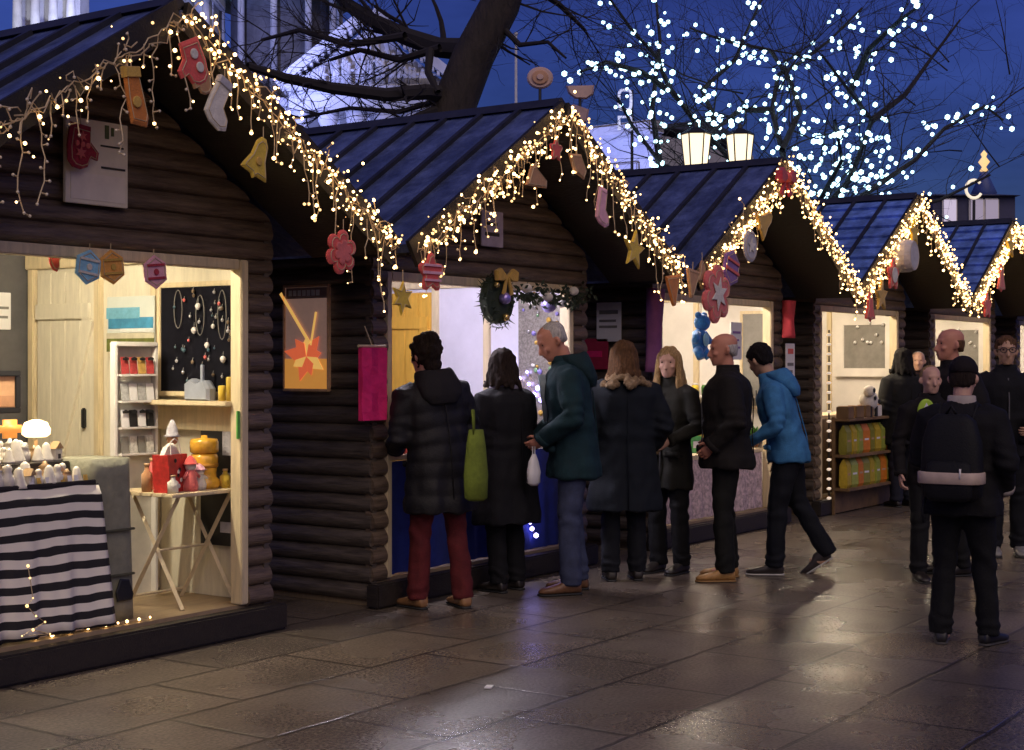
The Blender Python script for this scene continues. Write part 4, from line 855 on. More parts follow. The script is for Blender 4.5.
for z, row in ((.275, 'lower'), (.615, 'upper')):
    for k in range(11):
        x = sx0 + .10 + (sx1 - sx0 - .2) * k / 10; t = thing('snack_packet', 'upright yellow packet on the %s shelf before the fourth chalet' % row, 'packet', (x, -.20, z), rnd.uniform(-.15, .15), 'yellow packets on the %s shelf' % row)
        m = pk[(k * 3 + (z > .4)) % 4]
        MB().loft([[Vector((sx * w, sy * d, zz)) for sx, sy in ((-1, -1), (1, -1), (1, 1), (-1, 1))] for w, d, zz in ((.068, .03, 0), (.072, .045, .03), (.072, .04, .23), (.068, .004, .30))]).build('pouch', m, t, wc=False); MB().bx(-.045, .045, -.0425, -.0385, .07, .15).build('sticker', M_paper if k % 2 else F_brown, t, wc=False)
for k in range(5):
    x = sx0 + .12 + .26 * k; t = thing('stacked_carton', 'brown carton on top of the packet shelf', 'carton', (x, -.19, .985), rnd.uniform(-.2, .2), 'cartons on top of the packet shelf'); MB().rbox((0, 0, .06), (.17, .13, .12), .006).build('carton', M_rust if k < 3 else F_white, t, wc=False); MB().rbox((0, 0, .122), (.05, .132, .006), .002).build('tape', F_brown, t, wc=False)
t = thing('spotted_sheep', 'white toy sheep with black spots on the packet shelf', 'toy', (on_y(868, 400, -.19).x, -.20, .985)); MB().ball((0, 0, .17), .13, 2, sc=(1.2, .7, .9)).build('body', F_white, t, True, wc=False); MB().ball((-.12, -.05, .27), .065, 2).build('head', F_white, t, True, wc=False)
for x, y in ((-.08, -.05), (.08, -.05), (-.08, .05), (.08, .05)): MB().tube([(x, y, 0), (x, y, .11)], .018, 8).build('leg', M_black, t, wc=False)
for p in ((-.05, -.09, .2), (.07, -.085, .16), (-.13, -.11, .28)): MB().ball(p, .03, 1, sc=(1, .4, 1)).build('spot', M_black, t, wc=False)
# rope light on the corner post of the fourth chalet
t = thing('rope_light', 'string of small white bulbs down the left corner post of the fourth chalet', 'rope light', on_y(829, 505, -.06)); me = MB().ball((0, 0, 0), .026, 1, sc=(1.3, 1, .7)).mesh('bulb', mat('soft_bulb', (1, .85, .7), .4, 0, emit=.55, ecol=(1, .80, .62)), True)
lo, hi = on_y(829, 503, -.06), on_y(829, 330, -.06); mb = MB(); mb.tube([lo, hi], .008, 6); mb.build('wire', M_black, t)
for k in range(18): 
    ob = bpy.data.objects.new('bulb', me); COL.objects.link(ob); ob.parent = t; ob.location = lo.lerp(hi, (k + .5) / 18) - t.location
# small litter on the paving
g = ground_at(489, 688); MB().box((g.x, g.y, .006), (.06, .035, .006), rz=.4).solo('paper_scrap', M_paper, 'tiny white paper scrap lying on the wet paving', 'litter')
MB().lathe([(0, 0), (.04, 0), (.045, .03), (.02, .05), (0, .05)], (CX[2] + HW + .2, -.05, .15), 10).solo('tea_light', F_yellow, 'small yellow candle cup by the corner of the fourth chalet', 'candle') if False else None
# ------------------------------------------------------------------ people
def sring(cx, cy, z, rx, ry, n=24, p=2.3):
    out = []
    for k in range(n):
        a = 2 * math.pi * k / n; c, s = math.cos(a), math.sin(a)
        out.append(Vector((cx + math.copysign(abs(c) ** (2 / p), c) * rx, cy + math.copysign(abs(s) ** (2 / p), s) * ry, z)))
    return out
def remesh(mb, vox, smooth=3):
    me = mb.mesh('tmp', [M_black]); ob = bpy.data.objects.new('tmp', me); COL.objects.link(ob)
    r = ob.modifiers.new('r', 'REMESH'); r.mode = 'VOXEL'; r.voxel_size = vox; r.use_smooth_shade = True
    s = ob.modifiers.new('s', 'SMOOTH'); s.factor = .5; s.iterations = smooth
    dg = bpy.context.evaluated_depsgraph_get(); out = bpy.data.meshes.new_from_object(ob.evaluated_get(dg))
    bpy.data.objects.remove(ob); bpy.data.meshes.remove(me); return out
def smooth01(t): t = max(0, min(1, t)); return t * t * (3 - 2 * t)

def cloth_mat(name, c, rough=.85, var=.25, bump=.25, bscale=120, sheen=.0):
    if max(c) < .09: c = tuple(x * .5 for x in c)
    return mat('cloth_' + name, c, rough, var, 14, bump=bump, bscale=bscale, sheen=sheen, spec=.3)
SK = {k: mat('skin_' + k, c, .5, .10, 14, spec=.4) for k, c in (('fair', (.62, .36, .26)), ('ruddy', (.58, .25, .16)), ('tan', (.50, .29, .18)))}
HAIR = {k: mat('hair_' + k, c, .8, .6, 40, (3, 3, .5), .7, 90, spec=.18) for k, c in (('black', (.012, .010, .010)), ('dark', (.025, .016, .012)), ('brown', (.13, .065, .03)), ('blonde', (.42, .27, .12)), ('grey', (.55, .51, .47)))}
M_lip = mat('lips', (.42, .13, .11), .45); M_eye = mat('eye_dark', (.03, .025, .02), .2); M_brow = mat('brow', (.26, .15, .10), .8)

def person(label, pos, heading, H=1.73, skin='fair', hair=None, hairc='dark', hy=0, hp=0, lean=0, lean_side=0, build=1.0,
           coat='navy', coat_c=(.02, .025, .035), hem=.78, coat_w=1.0, quilt=0, collar=None, hood=None, trousers=(.015, .015, .018), shoe=(.02, .015, .012), sole=None,
           armL=None, armR=None, feet=None, beard=False, glasses=False, hands=True, group=None, lapel=None, fur=False, fold=1.0, closed=True):
    """forward is local +y; everything is laid out for 1.75 m and scaled by H / 1.75"""
    k = H / 1.75
    T = Matrix.Translation(pos) @ Matrix.Rotation(R(heading) - math.pi / 2, 4, 'Z') @ Matrix.Scale(k, 4)
    Rz = R(heading) - math.pi / 2
    sh = .175 * (0.92 + .08 * build)
    aL = armL or ((-.255, -.02, 1.13), (-.265, .06, .87)); aR = armR or ((.255, -.02, 1.13), (.265, .06, .87))
    feet = feet or [(-.10, .0, 0, 0), (.10, .03, 0, 0)]      # x, y, lift of the heel (pitch degrees), yaw
    def bend(p):
        w = smooth01((p.z - .88) / .25)
        if w > 0 and (lean or lean_side):
            piv = Vector((0, 0, .92)); q = p - piv
            q = Matrix.Rotation(-R(lean) * w, 3, 'X') @ (Matrix.Rotation(R(lean_side) * w, 3, 'Y') @ q); return piv + q
        return p
    HB = Vector((0, .012, 1.525)); HM = Matrix.Translation(HB) @ Matrix.Rotation(R(hy), 4, 'Z') @ Matrix.Rotation(-R(hp), 4, 'X')
    hd = lambda p: HM @ Vector(p)
    # ---- skeleton
    def leg(s, f):
        fx, fy, lift, yaw = f
        hip = Vector((s * .09, 0, .90)); ank = Vector((fx, fy - .02, .09 + .10 * math.sin(R(lift)))); mid = (hip + ank) / 2
        bendf = .03 + .10 * max(0, math.sin(R(lift))); knee = mid + Vector((0, bendf, .02)); return hip, knee, ank
    legs = [leg(-1, feet[0]), leg(1, feet[1])]
    # ---- body: one continuous mesh
    mb = MB()
    for z0, rx, ry in (): pass
    mb.loft([sring(0, 0, z, rx * build, ry * build) for z, rx, ry in ((.86, .13, .09), (.95, .165, .11), (1.08, .145, .10), (1.22, .16, .11), (1.34, .185, .112), (1.41, .165, .095), (1.45, .09, .07))])
    mb.tube([(0, -.01, 1.42), (0, .0, 1.50), (0, .012, 1.58)], (.066, .056, .055), 14)
    prof = [(.0, .028, .030, .060), (.02, .045, .052, .044), (.05, .058, .074, .024), (.085, .066, .086, .012), (.12, .0715, .093, .002), (.155, .074, .096, -.004), (.185, .069, .089, -.006), (.21, .049, .065, -.008), (.225, .016, .022, -.008)]
    mb.loft([[hd(v) for v in sring(0, cy, z, rx, ry, 20, 2.1)] for z, rx, ry, cy in prof])
    mb.tube([hd((0, .090, .125)), hd((0, .108, .09)), hd((0, .116, .075)), hd((0, .098, .066))], (.009, .013, .016, .011), 8)
    mb.tube([hd((-.045, .082, .140)), hd((0, .094, .142)), hd((.045, .082, .140))], .009, 6)
    for s in (-1, 1):
        mb.ball(hd((s * .045, .073, .085)), .020, 1)
        mb.tube([hd((s * .074, -.002, .075)), hd((s * .084, -.010, .10)), hd((s * .081, -.012, .128))], (.010, .016, .011), 8)
    mb.tube([hd((-.02, .096, .046)), hd((.02, .096, .046))], .009, 6)
    for s, (el, wr) in ((-1, aL), (1, aR)):
        mb.tube([(s * sh * .8, 0, 1.40), (s * sh * 1.08, -.005, 1.385), Vector((s * sh * 1.1, 0, 1.37)).lerp(Vector(el), .5), el, Vector(el).lerp(Vector(wr), .4), wr], (.05, .054, .046, .038, .038, .026), 12)
    for (hip, knee, ank) in legs:
        mb.tube([hip + Vector((0, 0, .02)), hip.lerp(knee, .4), knee, knee.lerp(ank, .35) + Vector((0, -.012, 0)), ank], (.085, .078, .053, .052, .036), 12)
        mb.ball(ank + Vector((0, .07, -.05)), .05, 1, sc=(.8, 1.8, .7))
    me = remesh(mb, .0085, 3)
    # hands (five separate bent fingers), welded into the same body mesh at the wrist
    hm = MB()
    if hands:
        for s, (el, wr) in ((-1, aL), (1, aR)):
            el, wr = Vector(el), Vector(wr); d = (wr - el).normalized(); pn = Vector((-s, .15, 0)); pn = (pn - d * pn.dot(d)).normalized(); w = d.cross(pn).normalized()
            if w.y < 0: w = -w
            b0 = wr - d * .01
            hm.loft([[b0 + d * L + w * (math.cos(a) * wd) + pn * (math.sin(a) * tk) for a in [2 * math.pi * q / 10 for q in range(10)]] for L, wd, tk in ((0, .025, .020), (.03, .034, .017), (.07, .041, .014), (.095, .038, .011))])
            for q, (off, L) in enumerate(((.031, .070), (.011, .080), (-.010, .074), (-.030, .058))):
                f0 = b0 + d * .085 + w * off; f1 = f0 + (d * .9 + pn * .35).normalized() * L * .45; f2 = f1 + (d * .55 + pn * .8).normalized() * L * .32; f3 = f2 + (d * .1 + pn).normalized() * L * .25
                hm.tube([f0, f1, f2, f3], (.0098, .0090, .0082, .0065), 7)
            t0 = b0 + d * .02 + w * .028; t1 = t0 + (d * .6 + w * .75 + pn * .2).normalized() * .04; t2 = t1 + (d * .9 + w * .1 + pn * .35).normalized() * .036
            hm.tube([t0, t1, t2], (.014, .011, .008), 7)
    bm = bmesh.new(); bm.from_mesh(me)
    if hm.v:
        h = hm.mesh('h', [M_black], True); bm.from_mesh(h); bpy.data.meshes.remove(h)
    inv = HM.inverted()
    for f in bm.faces:
        f.smooth = True; c = inv @ f.calc_center_median()
        f.material_index = 0
        if c.y > .075 and abs(c.x) < .026 and .037 < c.z < .056 and c.z < .06: f.material_index = 1
        elif c.y > .05 and .015 < abs(c.x) < .052 and .140 < c.z < .152: f.material_index = 2
    for v in bm.verts: v.co = T @ bend(v.co)
    me2 = bpy.data.meshes.new('person'); bm.to_mesh(me2); bm.free(); bpy.data.meshes.remove(me)
    # local frame of the thing: at the feet, turned to the heading
    base = Matrix.Translation(pos) @ Matrix.Rotation(Rz, 4, 'Z'); me2.transform(base.inverted())
    me2.materials.clear()
    for m in (SK[skin], M_lip, M_brow): me2.materials.append(m)
    root = bpy.data.objects.new('person', me2); COL.objects.link(root); root.location = pos; root.rotation_euler = (0, 0, Rz)
    tag(root, label, 'person', group)
    K4 = Matrix.Scale(k, 4)
    def put(name, me_, m, fn=None, parent=root, nobend=False):
        nz = len(me_.vertices)
        co = np.empty(nz * 3, 'f'); me_.vertices.foreach_get('co', co); co = co.reshape(-1, 3)
        no = np.empty(nz * 3, 'f'); me_.vertices.foreach_get('normal', no); no = no.reshape(-1, 3)
        for i in range(nz):
            p = Vector(co[i]); 
            if fn: p = p + Vector(no[i]) * fn(p)
            p = (p if nobend else bend(p)) * k
            co[i] = p
        me_.vertices.foreach_set('co', co.reshape(-1)); me_.update()
        me_.materials.clear(); me_.materials.append(m); me_.polygons.foreach_set('use_smooth', [True] * len(me_.polygons)); me_.name = name
        ob = bpy.data.objects.new(name, me_); COL.objects.link(ob); ob.parent = parent; return ob
    seed = Vector((pos[0] * 3.1, pos[1] * 7.7, 0))
    def wrinkle(a=.010):
        def fn(p):
            q = Vector((p.x * 7, p.y * 7, p.z * 4.5)) + seed; r = mnoise.noise(q) + .6 * mnoise.noise(q * 2.3)
            el = max(0, 1 - min((p - Vector(aL[0])).length, (p - Vector(aR[0])).length) / .16)
            g = math.atan2(p.y, p.x); dr = smooth01((1.05 - p.z) / .35) * (.9 * math.sin(g * 7 + seed.x + 1.2 * mnoise.noise(Vector((p.z * 4, g, 0)) + seed)))
            return a * fold * (1.25 * r + .9 * el * math.sin(p.z * 90 + p.x * 30) + (dr if abs(p.x) < .3 else 0) + .7 * math.sin(p.z * 42 + 3 * mnoise.noise(p * 5 + seed)) * max(0, 1 - abs(p.z - 1.08) / .12))
        return fn
    # ---- trousers, shoes
    mb = MB(); mb.loft([sring(0, 0, z, rx, ry) for z, rx, ry in ((.80, .10, .09), (.88, .168 * build, .115 * build), (.98, .165 * build, .112 * build), (1.02, .15 * build, .10 * build))])
    for (hip, knee, ank) in legs:
        dn = Vector((0, 0, -.03)) if ank.z < .13 else Vector((0, 0, 0))
        mb.tube([hip + Vector((0, 0, .03)), hip.lerp(knee, .45), knee, knee.lerp(ank, .5), ank.lerp(knee, .12), ank + dn], (.100 * build, .092, .074, .072, .072, .070), 14)
    put('trousers', remesh(mb, .014, 2), cloth_mat('tr_%.3f_%.3f_%.3f' % trousers, trousers, .85, .3), lambda p: .008 * fold * (mnoise.noise(Vector((p.x * 9, p.y * 9, p.z * 12)) + seed) + (.8 * math.sin(p.z * 55 + p.x * 30 + 5 * mnoise.noise(p * 6 + seed)) * max(0, 1 - abs(p.z - .5) / .14)) + (.9 * math.sin(p.z * 60 + 6 * mnoise.noise(p * 8 + seed)) * max(0, 1 - abs(p.z - .13) / .10)) + .8 * mnoise.noise(Vector((p.x * 20, p.y * 20, p.z * 3)) + seed)))
    sm = mat('shoe_%.3f_%.3f_%.3f' % shoe, shoe, .45, .3, 30); so = mat('sole_%.3f' % (sole or (.02,))[0], sole or (.02, .02, .02), .7)
    for (hip, knee, ank), f in zip(legs, feet):
        for nm, mm, lay in (('shoe', sm, [(-.085, .024, .02, .05), (-.075, .036, .012, .09), (-.03, .040, .010, .115), (.02, .040, .010, .105), (.06, .044, .010, .075), (.12, .049, .010, .058), (.17, .040, .012, .047), (.192, .018, .016, .032)]), ('sole', so, [(-.088, .028, 0, .016), (-.06, .040, 0, .016), (.02, .040, 0, .015), (.12, .052, 0, .015), (.175, .042, 0, .015), (.198, .018, .002, .014)])):
            mb = MB(); rings = []
            for y, w, z0, z1 in lay:
                zm = (z0 + z1) / 2; hz = (z1 - z0) / 2; rings.append([Vector((math.copysign(abs(math.cos(a)) ** .8, math.cos(a)) * w, y, zm + math.copysign(abs(math.sin(a)) ** .7, math.sin(a)) * hz)) for a in [2 * math.pi * q / 14 for q in range(14)]])
            mb.loft(rings)
            M = Matrix.Translation((ank.x, ank.y + .02, 0)) @ Matrix.Rotation(R(f[3]), 4, 'Z') @ (Matrix.Translation((0, .12, 0)) @ Matrix.Rotation(-R(f[2]), 4, 'X') @ Matrix.Translation((0, -.12, 0)))
            if f[2]: M = Matrix.Translation((0, 0, .0)) @ M
            mesh_ = mb.mesh(nm, mm, True); mesh_.transform(K4 @ M)
            if nm == 'shoe': shoe_o = bpy.data.objects.new('shoe', mesh_); COL.objects.link(shoe_o); shoe_o.parent = root
            else: so_o = bpy.data.objects.new('sole', mesh_); COL.objects.link(so_o); so_o.parent = shoe_o
    # ---- coat
    cb = build * coat_w
    mb = MB(); flare = 1.0 + max(0, (.85 - hem)) * .32
    rings = [(hem, .205 * cb * flare, .155 * cb * flare, 0), (hem + .08, .205 * cb * flare, .152 * cb * flare, 0), ((hem + 1.0) / 2, .200 * cb * (flare + 1) / 2, .145 * cb, 0), (1.02, .190 * cb, .135 * cb, 0), (1.15, .190 * cb, .135 * cb, .0), (1.27, .207 * cb, .142 * cb, .0), (1.36, .212 * cb, .138 * cb, -.005), (1.42, .185 * cb, .112 * cb, -.012), (1.465, .115, .09, -.010), (1.50, .083, .078, -.004)]
    mb.loft([sring(0, cy, z, rx, ry, 28, 2.35) for z, rx, ry, cy in rings])
    for s, (el, wr) in ((-1, aL), (1, aR)):
        el, wr = Vector(el), Vector(wr)
        mb.tube([(s * sh * .72, -.005, 1.405), (s * sh * 1.10, -.008, 1.385), Vector((s * sh * 1.16, 0, 1.36)).lerp(el, .5), el, el.lerp(wr, .5), wr + (wr - el).normalized() * .005], (.070 * cb, .078 * cb, .073 * cb, .064 * cb, .058 * cb, .050 * cb), 16)
    wf = wrinkle()
    fn = (lambda p: wf(p) + .008 * (abs(math.sin(p.z * math.pi / quilt)) - .5)) if quilt else wf
    co_ = put('coat', remesh(mb, .0125, 2), cloth_mat(coat, coat_c, .6 if quilt else .85), fn)
    # collar, cuffs, zip and pockets
    mb = MB(); mb.loft([sring(0, -.006, z, rx, ry, 20) for z, rx, ry in ((1.455, .098, .090), (1.49, .086, .084), (1.525, .082, .082), (1.53, .070, .070), (1.48, .070, .068))], cap=False)
    put('collar', mb.mesh('c', [M_black]), collar or cloth_mat(coat, coat_c), None, co_)
    for sx in (-1, 1):
        mb = MB(); mb.rbox((sx * .115 * cb, .150 * cb, max(.93, hem + .12)), (.13, .022, .045), .006, rz=-sx * .35); put('pocket_flap', mb.mesh('c', [M_black]), cloth_mat(coat, coat_c), None, co_)
    mb = MB(); mb.tube([(0, -.152 * cb * flare, hem + .02), (0, -.142 * cb, 1.02), (0, -.150 * cb, 1.27), (0, -.128 * cb, 1.41)], .0045, 5); put('back_seam', mb.mesh('c', [M_black]), cloth_mat(coat, coat_c), None, co_)
    if fur:
        mb = MB(); rr = random.Random(2)
        for q in range(90):
            a = rr.random() * 2 * math.pi; b = rr.random(); mb.ball((math.cos(a) * (.10 + .075 * b), -.03 + math.sin(a) * (.08 + .075 * b) - .02 * b, 1.50 - .075 * b + rr.gauss(0, .008)), rr.uniform(.022, .034), 1)
        m_ = remesh(mb, .010, 1); put('fur_trim', m_, collar, lambda p: .006 * mnoise.noise(p * 60), co_)
    for s, (el, wr) in ((-1, aL), (1, aR)):
        el, wr = Vector(el), Vector(wr); d = (wr - el).normalized(); mb = MB(); mb.tube([wr - d * .030, wr - d * .026, wr + d * .008, wr + d * .010], (.050 * cb, .056 * cb, .056 * cb, .046 * cb), 14); put('cuff', mb.mesh('c', [M_black]), collar or cloth_mat(coat, coat_c), None, co_)
    if lapel: 
        mb = MB(); mb.loft([[Vector((x, .145 * cb + y, z)) for x, y in ((-w, -.03), (w, -.03), (w, .012), (-w, .012))] for z, w in ((1.12, .006), (1.28, .03), (1.42, .05))]); put('shirt_front', mb.mesh('c', [M_black]), lapel, None, co_)
    else:
        mb = MB(); mb.tube([(0, .158 * cb * flare, hem + .02), (0, .137 * cb, 1.05), (0, .144 * cb, 1.25), (0, .118, 1.42)], .006, 6); put('zip', mb.mesh('c', [M_black]), M_greyd, None, co_)
    if hood is not None:
        mb = MB(); mb.loft([sring(0, cy, z, rx, ry, 22) for z, rx, ry, cy in ((1.30, .10, .03, -.155), (1.36, .145, .055, -.145), (1.43, .155, .085, -.105), (1.50, .135, .095, -.07), (1.535, .115, .09, -.055), (1.52, .085, .07, -.05))]); put('hood', remesh(mb, .012, 2), hood, wrinkle(.008), co_)
    # ---- hair and hats
    def hmesh(build_fn, vox=.010, a=.009, fr=62):
        mb = MB(); build_fn(mb); me_ = remesh(mb, vox, 2)
        return me_, (lambda p: a * mnoise.noise(Vector((p.x * fr, p.y * fr, p.z * fr * .4))) )
    hmx = HAIR[hairc]
    if hair == 'short':
        def fnb(mb): mb.loft([[hd(v) for v in sring(0, cy, z, rx, ry, 20, 2.1)] for z, rx, ry, cy in ((.055, .050, .030, -.058), (.09, .076, .066, -.030), (.13, .084, .090, -.018), (.17, .085, .100, -.010), (.205, .070, .084, -.010), (.232, .036, .045, -.012), (.24, .01, .012, -.012))])
        m_, f_ = hmesh(fnb); put('hair', m_, hmx, f_)
    elif hair == 'thin':
        def fnb(mb): mb.loft([[hd(v) for v in sring(0, cy, z, rx, ry, 20, 2.1)] for z, rx, ry, cy in ((.07, .050, .028, -.062), (.10, .076, .060, -.036), (.14, .081, .082, -.024), (.18, .076, .085, -.020), (.212, .055, .062, -.018), (.229, .02, .024, -.016))])
        m_, f_ = hmesh(fnb, a=.003); put('hair', m_, hmx, f_)
    elif hair == 'fringe':
        def fnb(mb): mb.loft([[hd(v) for v in sring(0, cy, z, rx, ry, 20, 2.1)] for z, rx, ry, cy in ((.06, .050, .028, -.060), (.09, .074, .058, -.036), (.125, .0775, .072, -.029), (.145, .076, .073, -.028))])
        m_, f_ = hmesh(fnb, .008, a=.002); put('hair', m_, hmx, f_)
    elif hair == 'curly':
        def fnb(mb):
            rr = random.Random(3); mb.ball(hd((0, -.018, .135)), .100, 2, sc=(.98, 1.08, 1.1)); mb.ball(hd((0, -.075, .205)), .058, 2); mb.ball(hd((0, -.06, .04)), .06, 2, sc=(1.1, .7, 1))
            for q in range(70):
                d = Vector((rr.gauss(0, 1), rr.gauss(-.35, 1), rr.gauss(.25, 1))).normalized()
                if d.y > .55 and d.z < .5: continue
                mb.ball(hd((d.x * .092, -.018 + d.y * .10, .135 + d.z * .11)), rr.uniform(.014, .024), 1)
        m_, f_ = hmesh(fnb, .008); put('hair', m_, hmx, f_)
    elif hair in ('long', 'bob'):
        low = -.26 if hair == 'long' else -.03
        def fnb(mb):
            rr = random.Random(9); mb.loft([[hd(v) for v in sring(0, cy, z, rx, ry, 20, 2.1)] for z, rx, ry, cy in ((.03, .07, .03, -.06), (.09, .084, .068, -.034), (.14, .090, .092, -.018), (.18, .086, .100, -.010), (.215, .066, .078, -.010), (.238, .03, .036, -.012))])
            for q in range(26):
                a = R(-28) + R(236) * q / 25; a = math.pi + a - R(0) if False else a
                x, y = math.cos(R(-155) + R(130) * q / 25 + 0), 0
                ang = R(150) + R(240) * q / 25; cx_, cy_ = math.cos(ang) * .086, math.sin(ang) * .082 - .012
                if cy_ > .045: continue
                jitter = rr.uniform(-.012, .012); zz = low + rr.uniform(-.05, .05)
                mb.tube([hd((cx_ * .9, cy_ * .9, .17)), hd((cx_ * 1.04, cy_ * 1.06, .08)), hd((cx_ * 1.18 + jitter, cy_ * 1.25 + (.03 if cy_ > -.02 else -.01), -.03)), hd((cx_ * 1.22 + jitter * 2, cy_ * 1.3 + (.07 if cy_ > -.02 else -.03), zz))], (.020, .022, .020, .010), 8)
        m_, f_ = hmesh(fnb, .009, .011, 38); put('hair', m_, hmx, f_)
    if hair in ('beanie', 'cap') or (isinstance(hair, tuple)):
        kind, c = hair if isinstance(hair, tuple) else (hair, (.015, .014, .018)); hm_ = cloth_mat('hat_%.3f_%.3f' % (c[0], c[2]), c)
        def fnb(mb):
            z0 = .13 if kind == 'cap' else .105
            mb.loft([[hd(v) for v in sring(0, cy, z, rx, ry, 22, 2.1)] for z, rx, ry, cy in ((z0, .082, .098, -.010), (z0 + .03, .089, .106, -.008), (.185, .085, .100, -.008), (.22, .066, .078, -.010), (.243, .036, .042, -.012), (.25, .01, .01, -.012))])
            if kind == 'cap': mb.loft([[hd((x, y, .150 - (y - .08) * .2 + dz - abs(x) * .12)) for x, y in ((-.07, .06), (-.055, .13), (-.02, .165), (.02, .165), (.055, .13), (.07, .06))] for dz in (-.006, .006)])
        m_, f_ = hmesh(fnb, .009, .002); hat = put('hat', m_, hm_, f_)
        if kind == 'beanie': mb = MB(); mb.loft([[hd(v) for v in sring(0, -.009, z, rx, ry, 22, 2.1)] for z, rx, ry in ((.098, .086, .102), (.10, .094, .110), (.145, .093, .109), (.148, .086, .102))]); put('brim', mb.mesh('b', [M_black]), hm_, None, hat)
        def fnb2(mb): mb.loft([[hd(v) for v in sring(0, cy, z, rx, ry, 20, 2.1)] for z, rx, ry, cy in ((.045, .055, .030, -.058), (.08, .078, .064, -.032), (.115, .083, .080, -.022), (.14, .078, .078, -.02))])
        m_, f_ = hmesh(fnb2, .009); put('hair', m_, hmx, f_)
    for s in (-1, 1):
        mb = MB(); mb.ball(hd((s * .033, .086, .122)), .0075, 2, sc=(1.3, .6, .7)); put('eye', mb.mesh('e', [M_black]), M_eye)
    if glasses:
        mb = MB()
        for s in (-1, 1): mb.tube([hd((s * .035 + .026 * math.cos(a * math.pi / 6), .104, .120 + .020 * math.sin(a * math.pi / 6))) for a in range(13)], .0035, 5); mb.tube([hd((s * .061, .10, .124)), hd((s * .08, 0, .122))], .003, 5)
        mb.tube([hd((-.012, .106, .124)), hd((.012, .106, .124))], .003, 5); put('spectacles', mb.mesh('g', [M_black]), M_black)
    if beard:
        def fnb(mb): mb.loft([[hd(v) for v in sring(0, cy, z, rx, ry, 18, 2.1)] for z, rx, ry, cy in ((-.02, .025, .025, .07), (.005, .045, .045, .056), (.035, .060, .066, .036), (.06, .066, .066, .022))])
        m_, f_ = hmesh(fnb, .008); put('beard', m_, hmx, f_)
    return root, (lambda p: (Matrix.Translation(pos) @ Matrix.Rotation(Rz, 4, 'Z')) @ (bend(Vector(p)) * k))

def V3(px, t):
    p = at(px, 363, t); p.z = 0; return p
FWDARM = lambda s, spread=.0: ((s * .265, .02, 1.14), (s * (.17 + spread), .27, 1.04))
POCKET = lambda s: ((s * .285, -.06, 1.13), (s * .225, .11, .96))

# woman with the red trousers and long padded coat
p1, w1 = person('woman in long dark padded coat and burgundy trousers at the ochre door', V3(440, 9.5), 68, 1.72, hair='curly', hairc='dark', hy=12, lean=6, lean_side=-5, coat='charcoal_padded', coat_c=(.022, .020, .024), hem=.62, coat_w=1.12, quilt=.105,
                hood=cloth_mat('charcoal_hood', (.026, .022, .026)), trousers=(.105, .014, .016), shoe=(.30, .15, .06), armL=FWDARM(-1), armR=((.285, .03, 1.15), (.22, .26, 1.06)), feet=[(-.14, .06, 0, 10), (.13, -.06, 0, -8)])
# dark haired woman in dark coat beside her
p2, w2 = person('shorter woman in black coat with dark hair and a mauve scarf', V3(507, 10.2), 78, 1.64, hair='bob', hairc='dark', hy=-25, lean=3, coat='black_wool', coat_c=(.014, .014, .020), hem=.50, coat_w=1.16, trousers=(.012, .012, .016), armL=FWDARM(-1), armR=FWDARM(1))
# older man in teal anorak
p3, w3 = person('older grey haired man in teal anorak and blue jeans looking down', V3(574, 10.15), 128, 1.84, skin='ruddy', hair='thin', hairc='grey', hy=14, hp=22, lean=7, coat='teal_anorak', coat_c=(.016, .058, .074), hem=.74, coat_w=1.10, hood=cloth_mat('teal_hood', (.016, .050, .062)), trousers=(.045, .055, .105), shoe=(.16, .075, .035),
                armL=((-.275, .0, 1.14), (-.16, .22, 1.0)), armR=((.27, .04, 1.13), (.17, .26, .96)), lapel=cloth_mat('pale_scarf', (.25, .30, .33)), feet=[(-.12, .05, 0, 12), (.11, -.02, 0, -10)])
# woman from behind in navy parka with fur collar
p4, w4 = person('brown haired woman in wide navy parka with fur collar, seen from behind', V3(624, 10.7), 40, 1.70, hair='bob', hairc='brown', hy=-8, coat='navy_parka', coat_c=(.012, .018, .030), hem=.52, coat_w=1.12, collar=mat('tan_fur', (.26, .17, .09), .95, .5, 40, bump=.8, bscale=120), fur=True, trousers=(.012, .014, .022), armL=POCKET(-1), armR=POCKET(1), build=1.08)
# blonde woman facing left
p5, w5 = person('woman with long blonde hair in olive black coat and black leggings', V3(670, 11.1), 175, 1.66, hair='long', hairc='blonde', hy=20, hp=4, coat='olive_black', coat_c=(.028, .026, .018), hem=.66, trousers=(.010, .010, .012), build=.92, armL=FWDARM(-1), armR=POCKET(1))
# bald man in black jacket
p6, w6 = person('bald man in black jacket and tan shoes standing side on', V3(727, 10.75), 118, 1.76, skin='ruddy', hair='fringe', hairc='grey', hy=10, hp=4, coat='black_jacket', coat_c=(.020, .016, .014), hem=.80, coat_w=1.16, build=1.08, trousers=(.014, .014, .012), shoe=(.42, .22, .07), sole=(.30, .17, .06), armL=POCKET(-1), armR=POCKET(1), feet=[(-.13, .03, 0, 8), (.12, .0, 0, -14)])
# young man in bright blue jacket stepping away
p7, w7 = person('black haired man in bright blue hooded jacket stepping forward', V3(789, 11.0), 112, 1.72, skin='tan', hair='short', hairc='black', hy=-38, hp=10, lean=15, coat='bright_blue', coat_c=(.050, .19, .39), hem=.84, coat_w=1.02, hood=cloth_mat('bright_blue_hood', (.050, .19, .39)), trousers=(.012, .014, .022), shoe=(.03, .022, .02), sole=(.5, .48, .45), armL=FWDARM(-1), armR=((.27, .04, 1.12), (.25, .09, .86)), feet=[(-.08, .12, 0, 5), (.10, -.27, 34, -6)])
